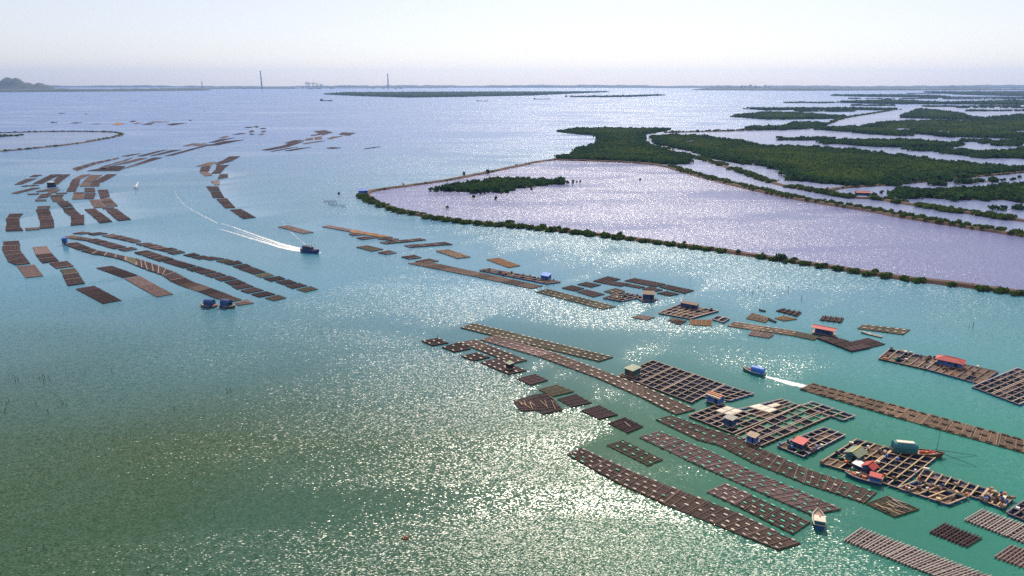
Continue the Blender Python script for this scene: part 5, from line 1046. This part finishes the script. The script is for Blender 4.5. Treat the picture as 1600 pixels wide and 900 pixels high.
wake([(340,349),(315,336),(290,322),(277,308),(273,297)], [3.5,3.5,3,3,2.5], [.50,.47,.45,.42,.36], 'faint old foam line curving away from the trawler wake', z=.04)
wake([(496,396),(502,394.5)], [2.5,1.5], [1.0,.6], 'white bow wave of the speeding trawler')
wake([(1194,588),(1210,592),(1228,597),(1248,602),(1268,606)], [1.2,2.6,4.2,5.2,6], [1.15,1.1,1.0,.85,.6], 'white foam wake behind the blue-canopied boat')
wake([(1268,606),(1300,612),(1340,622)], [5,5,4], [.55,.42,.3], 'thin foam along the edge of the tan bamboo strip', z=.04)
wake([(478,383),(468,374),(456,364),(444,352),(440,344)], [1.2,1.6,1.6,1.6,1.2], [.5,.48,.48,.46,.42], 'dotted white trail crossing above the trawler', z=.04)  # thin strip of broken white dashes on the water
wake([(216,284),(213,291)], [2.5,2], [.5,.7], 'faint foam behind the small white speedboat')

# ------------------------------------------------------------------ far industry
def chimney(x, ybase, ytop, w, label):
    p = gp(x, ybase); s = mpp(x, ybase); H = (ybase - ytop) * s; root = empty('smokestack', p); tag(root, label, 'smokestack')
    m = MB(); n = 6
    for k in range(n): m.tube((0, 0, H * k / n), (0, 0, H * (k + 1) / n), w * s / 2 * (1 - .4 * k / n), w * s / 2 * (1 - .4 * (k + 1) / n), 12)
    m.build('shaft', M['concrete'], root); m = MB(); m.tube((0, 0, H * .97), (0, 0, H * 1.02), w * s * .34, w * s * .34, 12); m.build('rim', M['red'], root)
chimney(409.5, 139.2, 112.5, 2.6, 'tallest grey smokestack on the far shore')
chimney(606.8, 138.6, 116.5, 2.3, 'grey smokestack on the far shore behind the low scrub island')
chimney(316.5, 140.2, 128, 1.6, 'short grey smokestack on the far shore between the hill and the tallest stack')
def crane(x, yb, hpx, label, group):
    p = gp(x, yb); s = mpp(x, yb); H = hpx * s; root = empty('port_crane', p); tag(root, label, 'crane', group); w = H * .22
    for a in (-1, 1):
        for b in (-1, 1): MB().tube((a * w / 2, b * w / 2, 0), (a * w / 2, b * w / 2, H * .62), H * .02, H * .02, 4).build('leg', M['concrete'], root)
    MB().box((0, 0, H * .62), (w * 1.3, w * 1.2, H * .06)).build('gantry', M['concrete'], root)
    MB().tube((-w * 1.3, 0, H * .66), (w * 2.2, 0, H * .70), H * .022, H * .018, 4).build('boom', M['concrete'], root)
    MB().tube((0, 0, H * .62), (w * .1, 0, H), H * .022, H * .015, 4).build('tower', M['concrete'], root)
for x, h in ((480, 13), (483.5, 11), (490, 12), (496, 10), (502, 9)): crane(x, 138.4, h, 'pale port crane of the far port between the two tall smokestacks', 'cranes of the far port')
for x, h in ((1158, 8), (1164, 9), (1172, 11), (1180, 9), (1186, 8), (1195, 10), (1201, 8)): crane(x, 140.6, h, 'dark port crane on the far shore beyond the mangrove flats', 'cranes beyond the flats')
for i in range(26):
    x = random.uniform(340, 640); y = random.uniform(138.2, 139.2); s = mpp(x, y); m = MB(); l = random.uniform(1.5, 5) * s; h = random.uniform(.8, 2.2) * s
    m.box((0, 0, h / 2), (l, 40, h)); m.add([(-l / 2, -22, h), (l / 2, -22, h), (l / 2, 22, h), (-l / 2, 22, h), (-l / 2, 0, h * 1.35), (l / 2, 0, h * 1.35)], [(0, 1, 5, 4), (2, 3, 4, 5), (3, 0, 4), (1, 2, 5)])
    o = m.build('warehouse', M['concrete']); o.location = gp(x, y); tag(o, 'low pale shed on the far shore around the tall smokestacks', 'shed', 'sheds on the far shore')

# ------------------------------------------------------------------ haze
m = MB(); m.box((0, 8500, 229), (40400, 23400, 460)); hz, ht, ho = newmat('haze')
pv = nd(ht, 'ShaderNodeVolumePrincipled', {'Color': (0.36, 0.55, 1.0, 1), 'Density': 3.4e-5, 'Anisotropy': 0.45}); ht.links.new(pv.outputs[0], ho.inputs['Volume'])
o = m.build('haze', hz); tag(o, 'pale blue haze lying over the whole bay', 'haze', None, 'stuff')
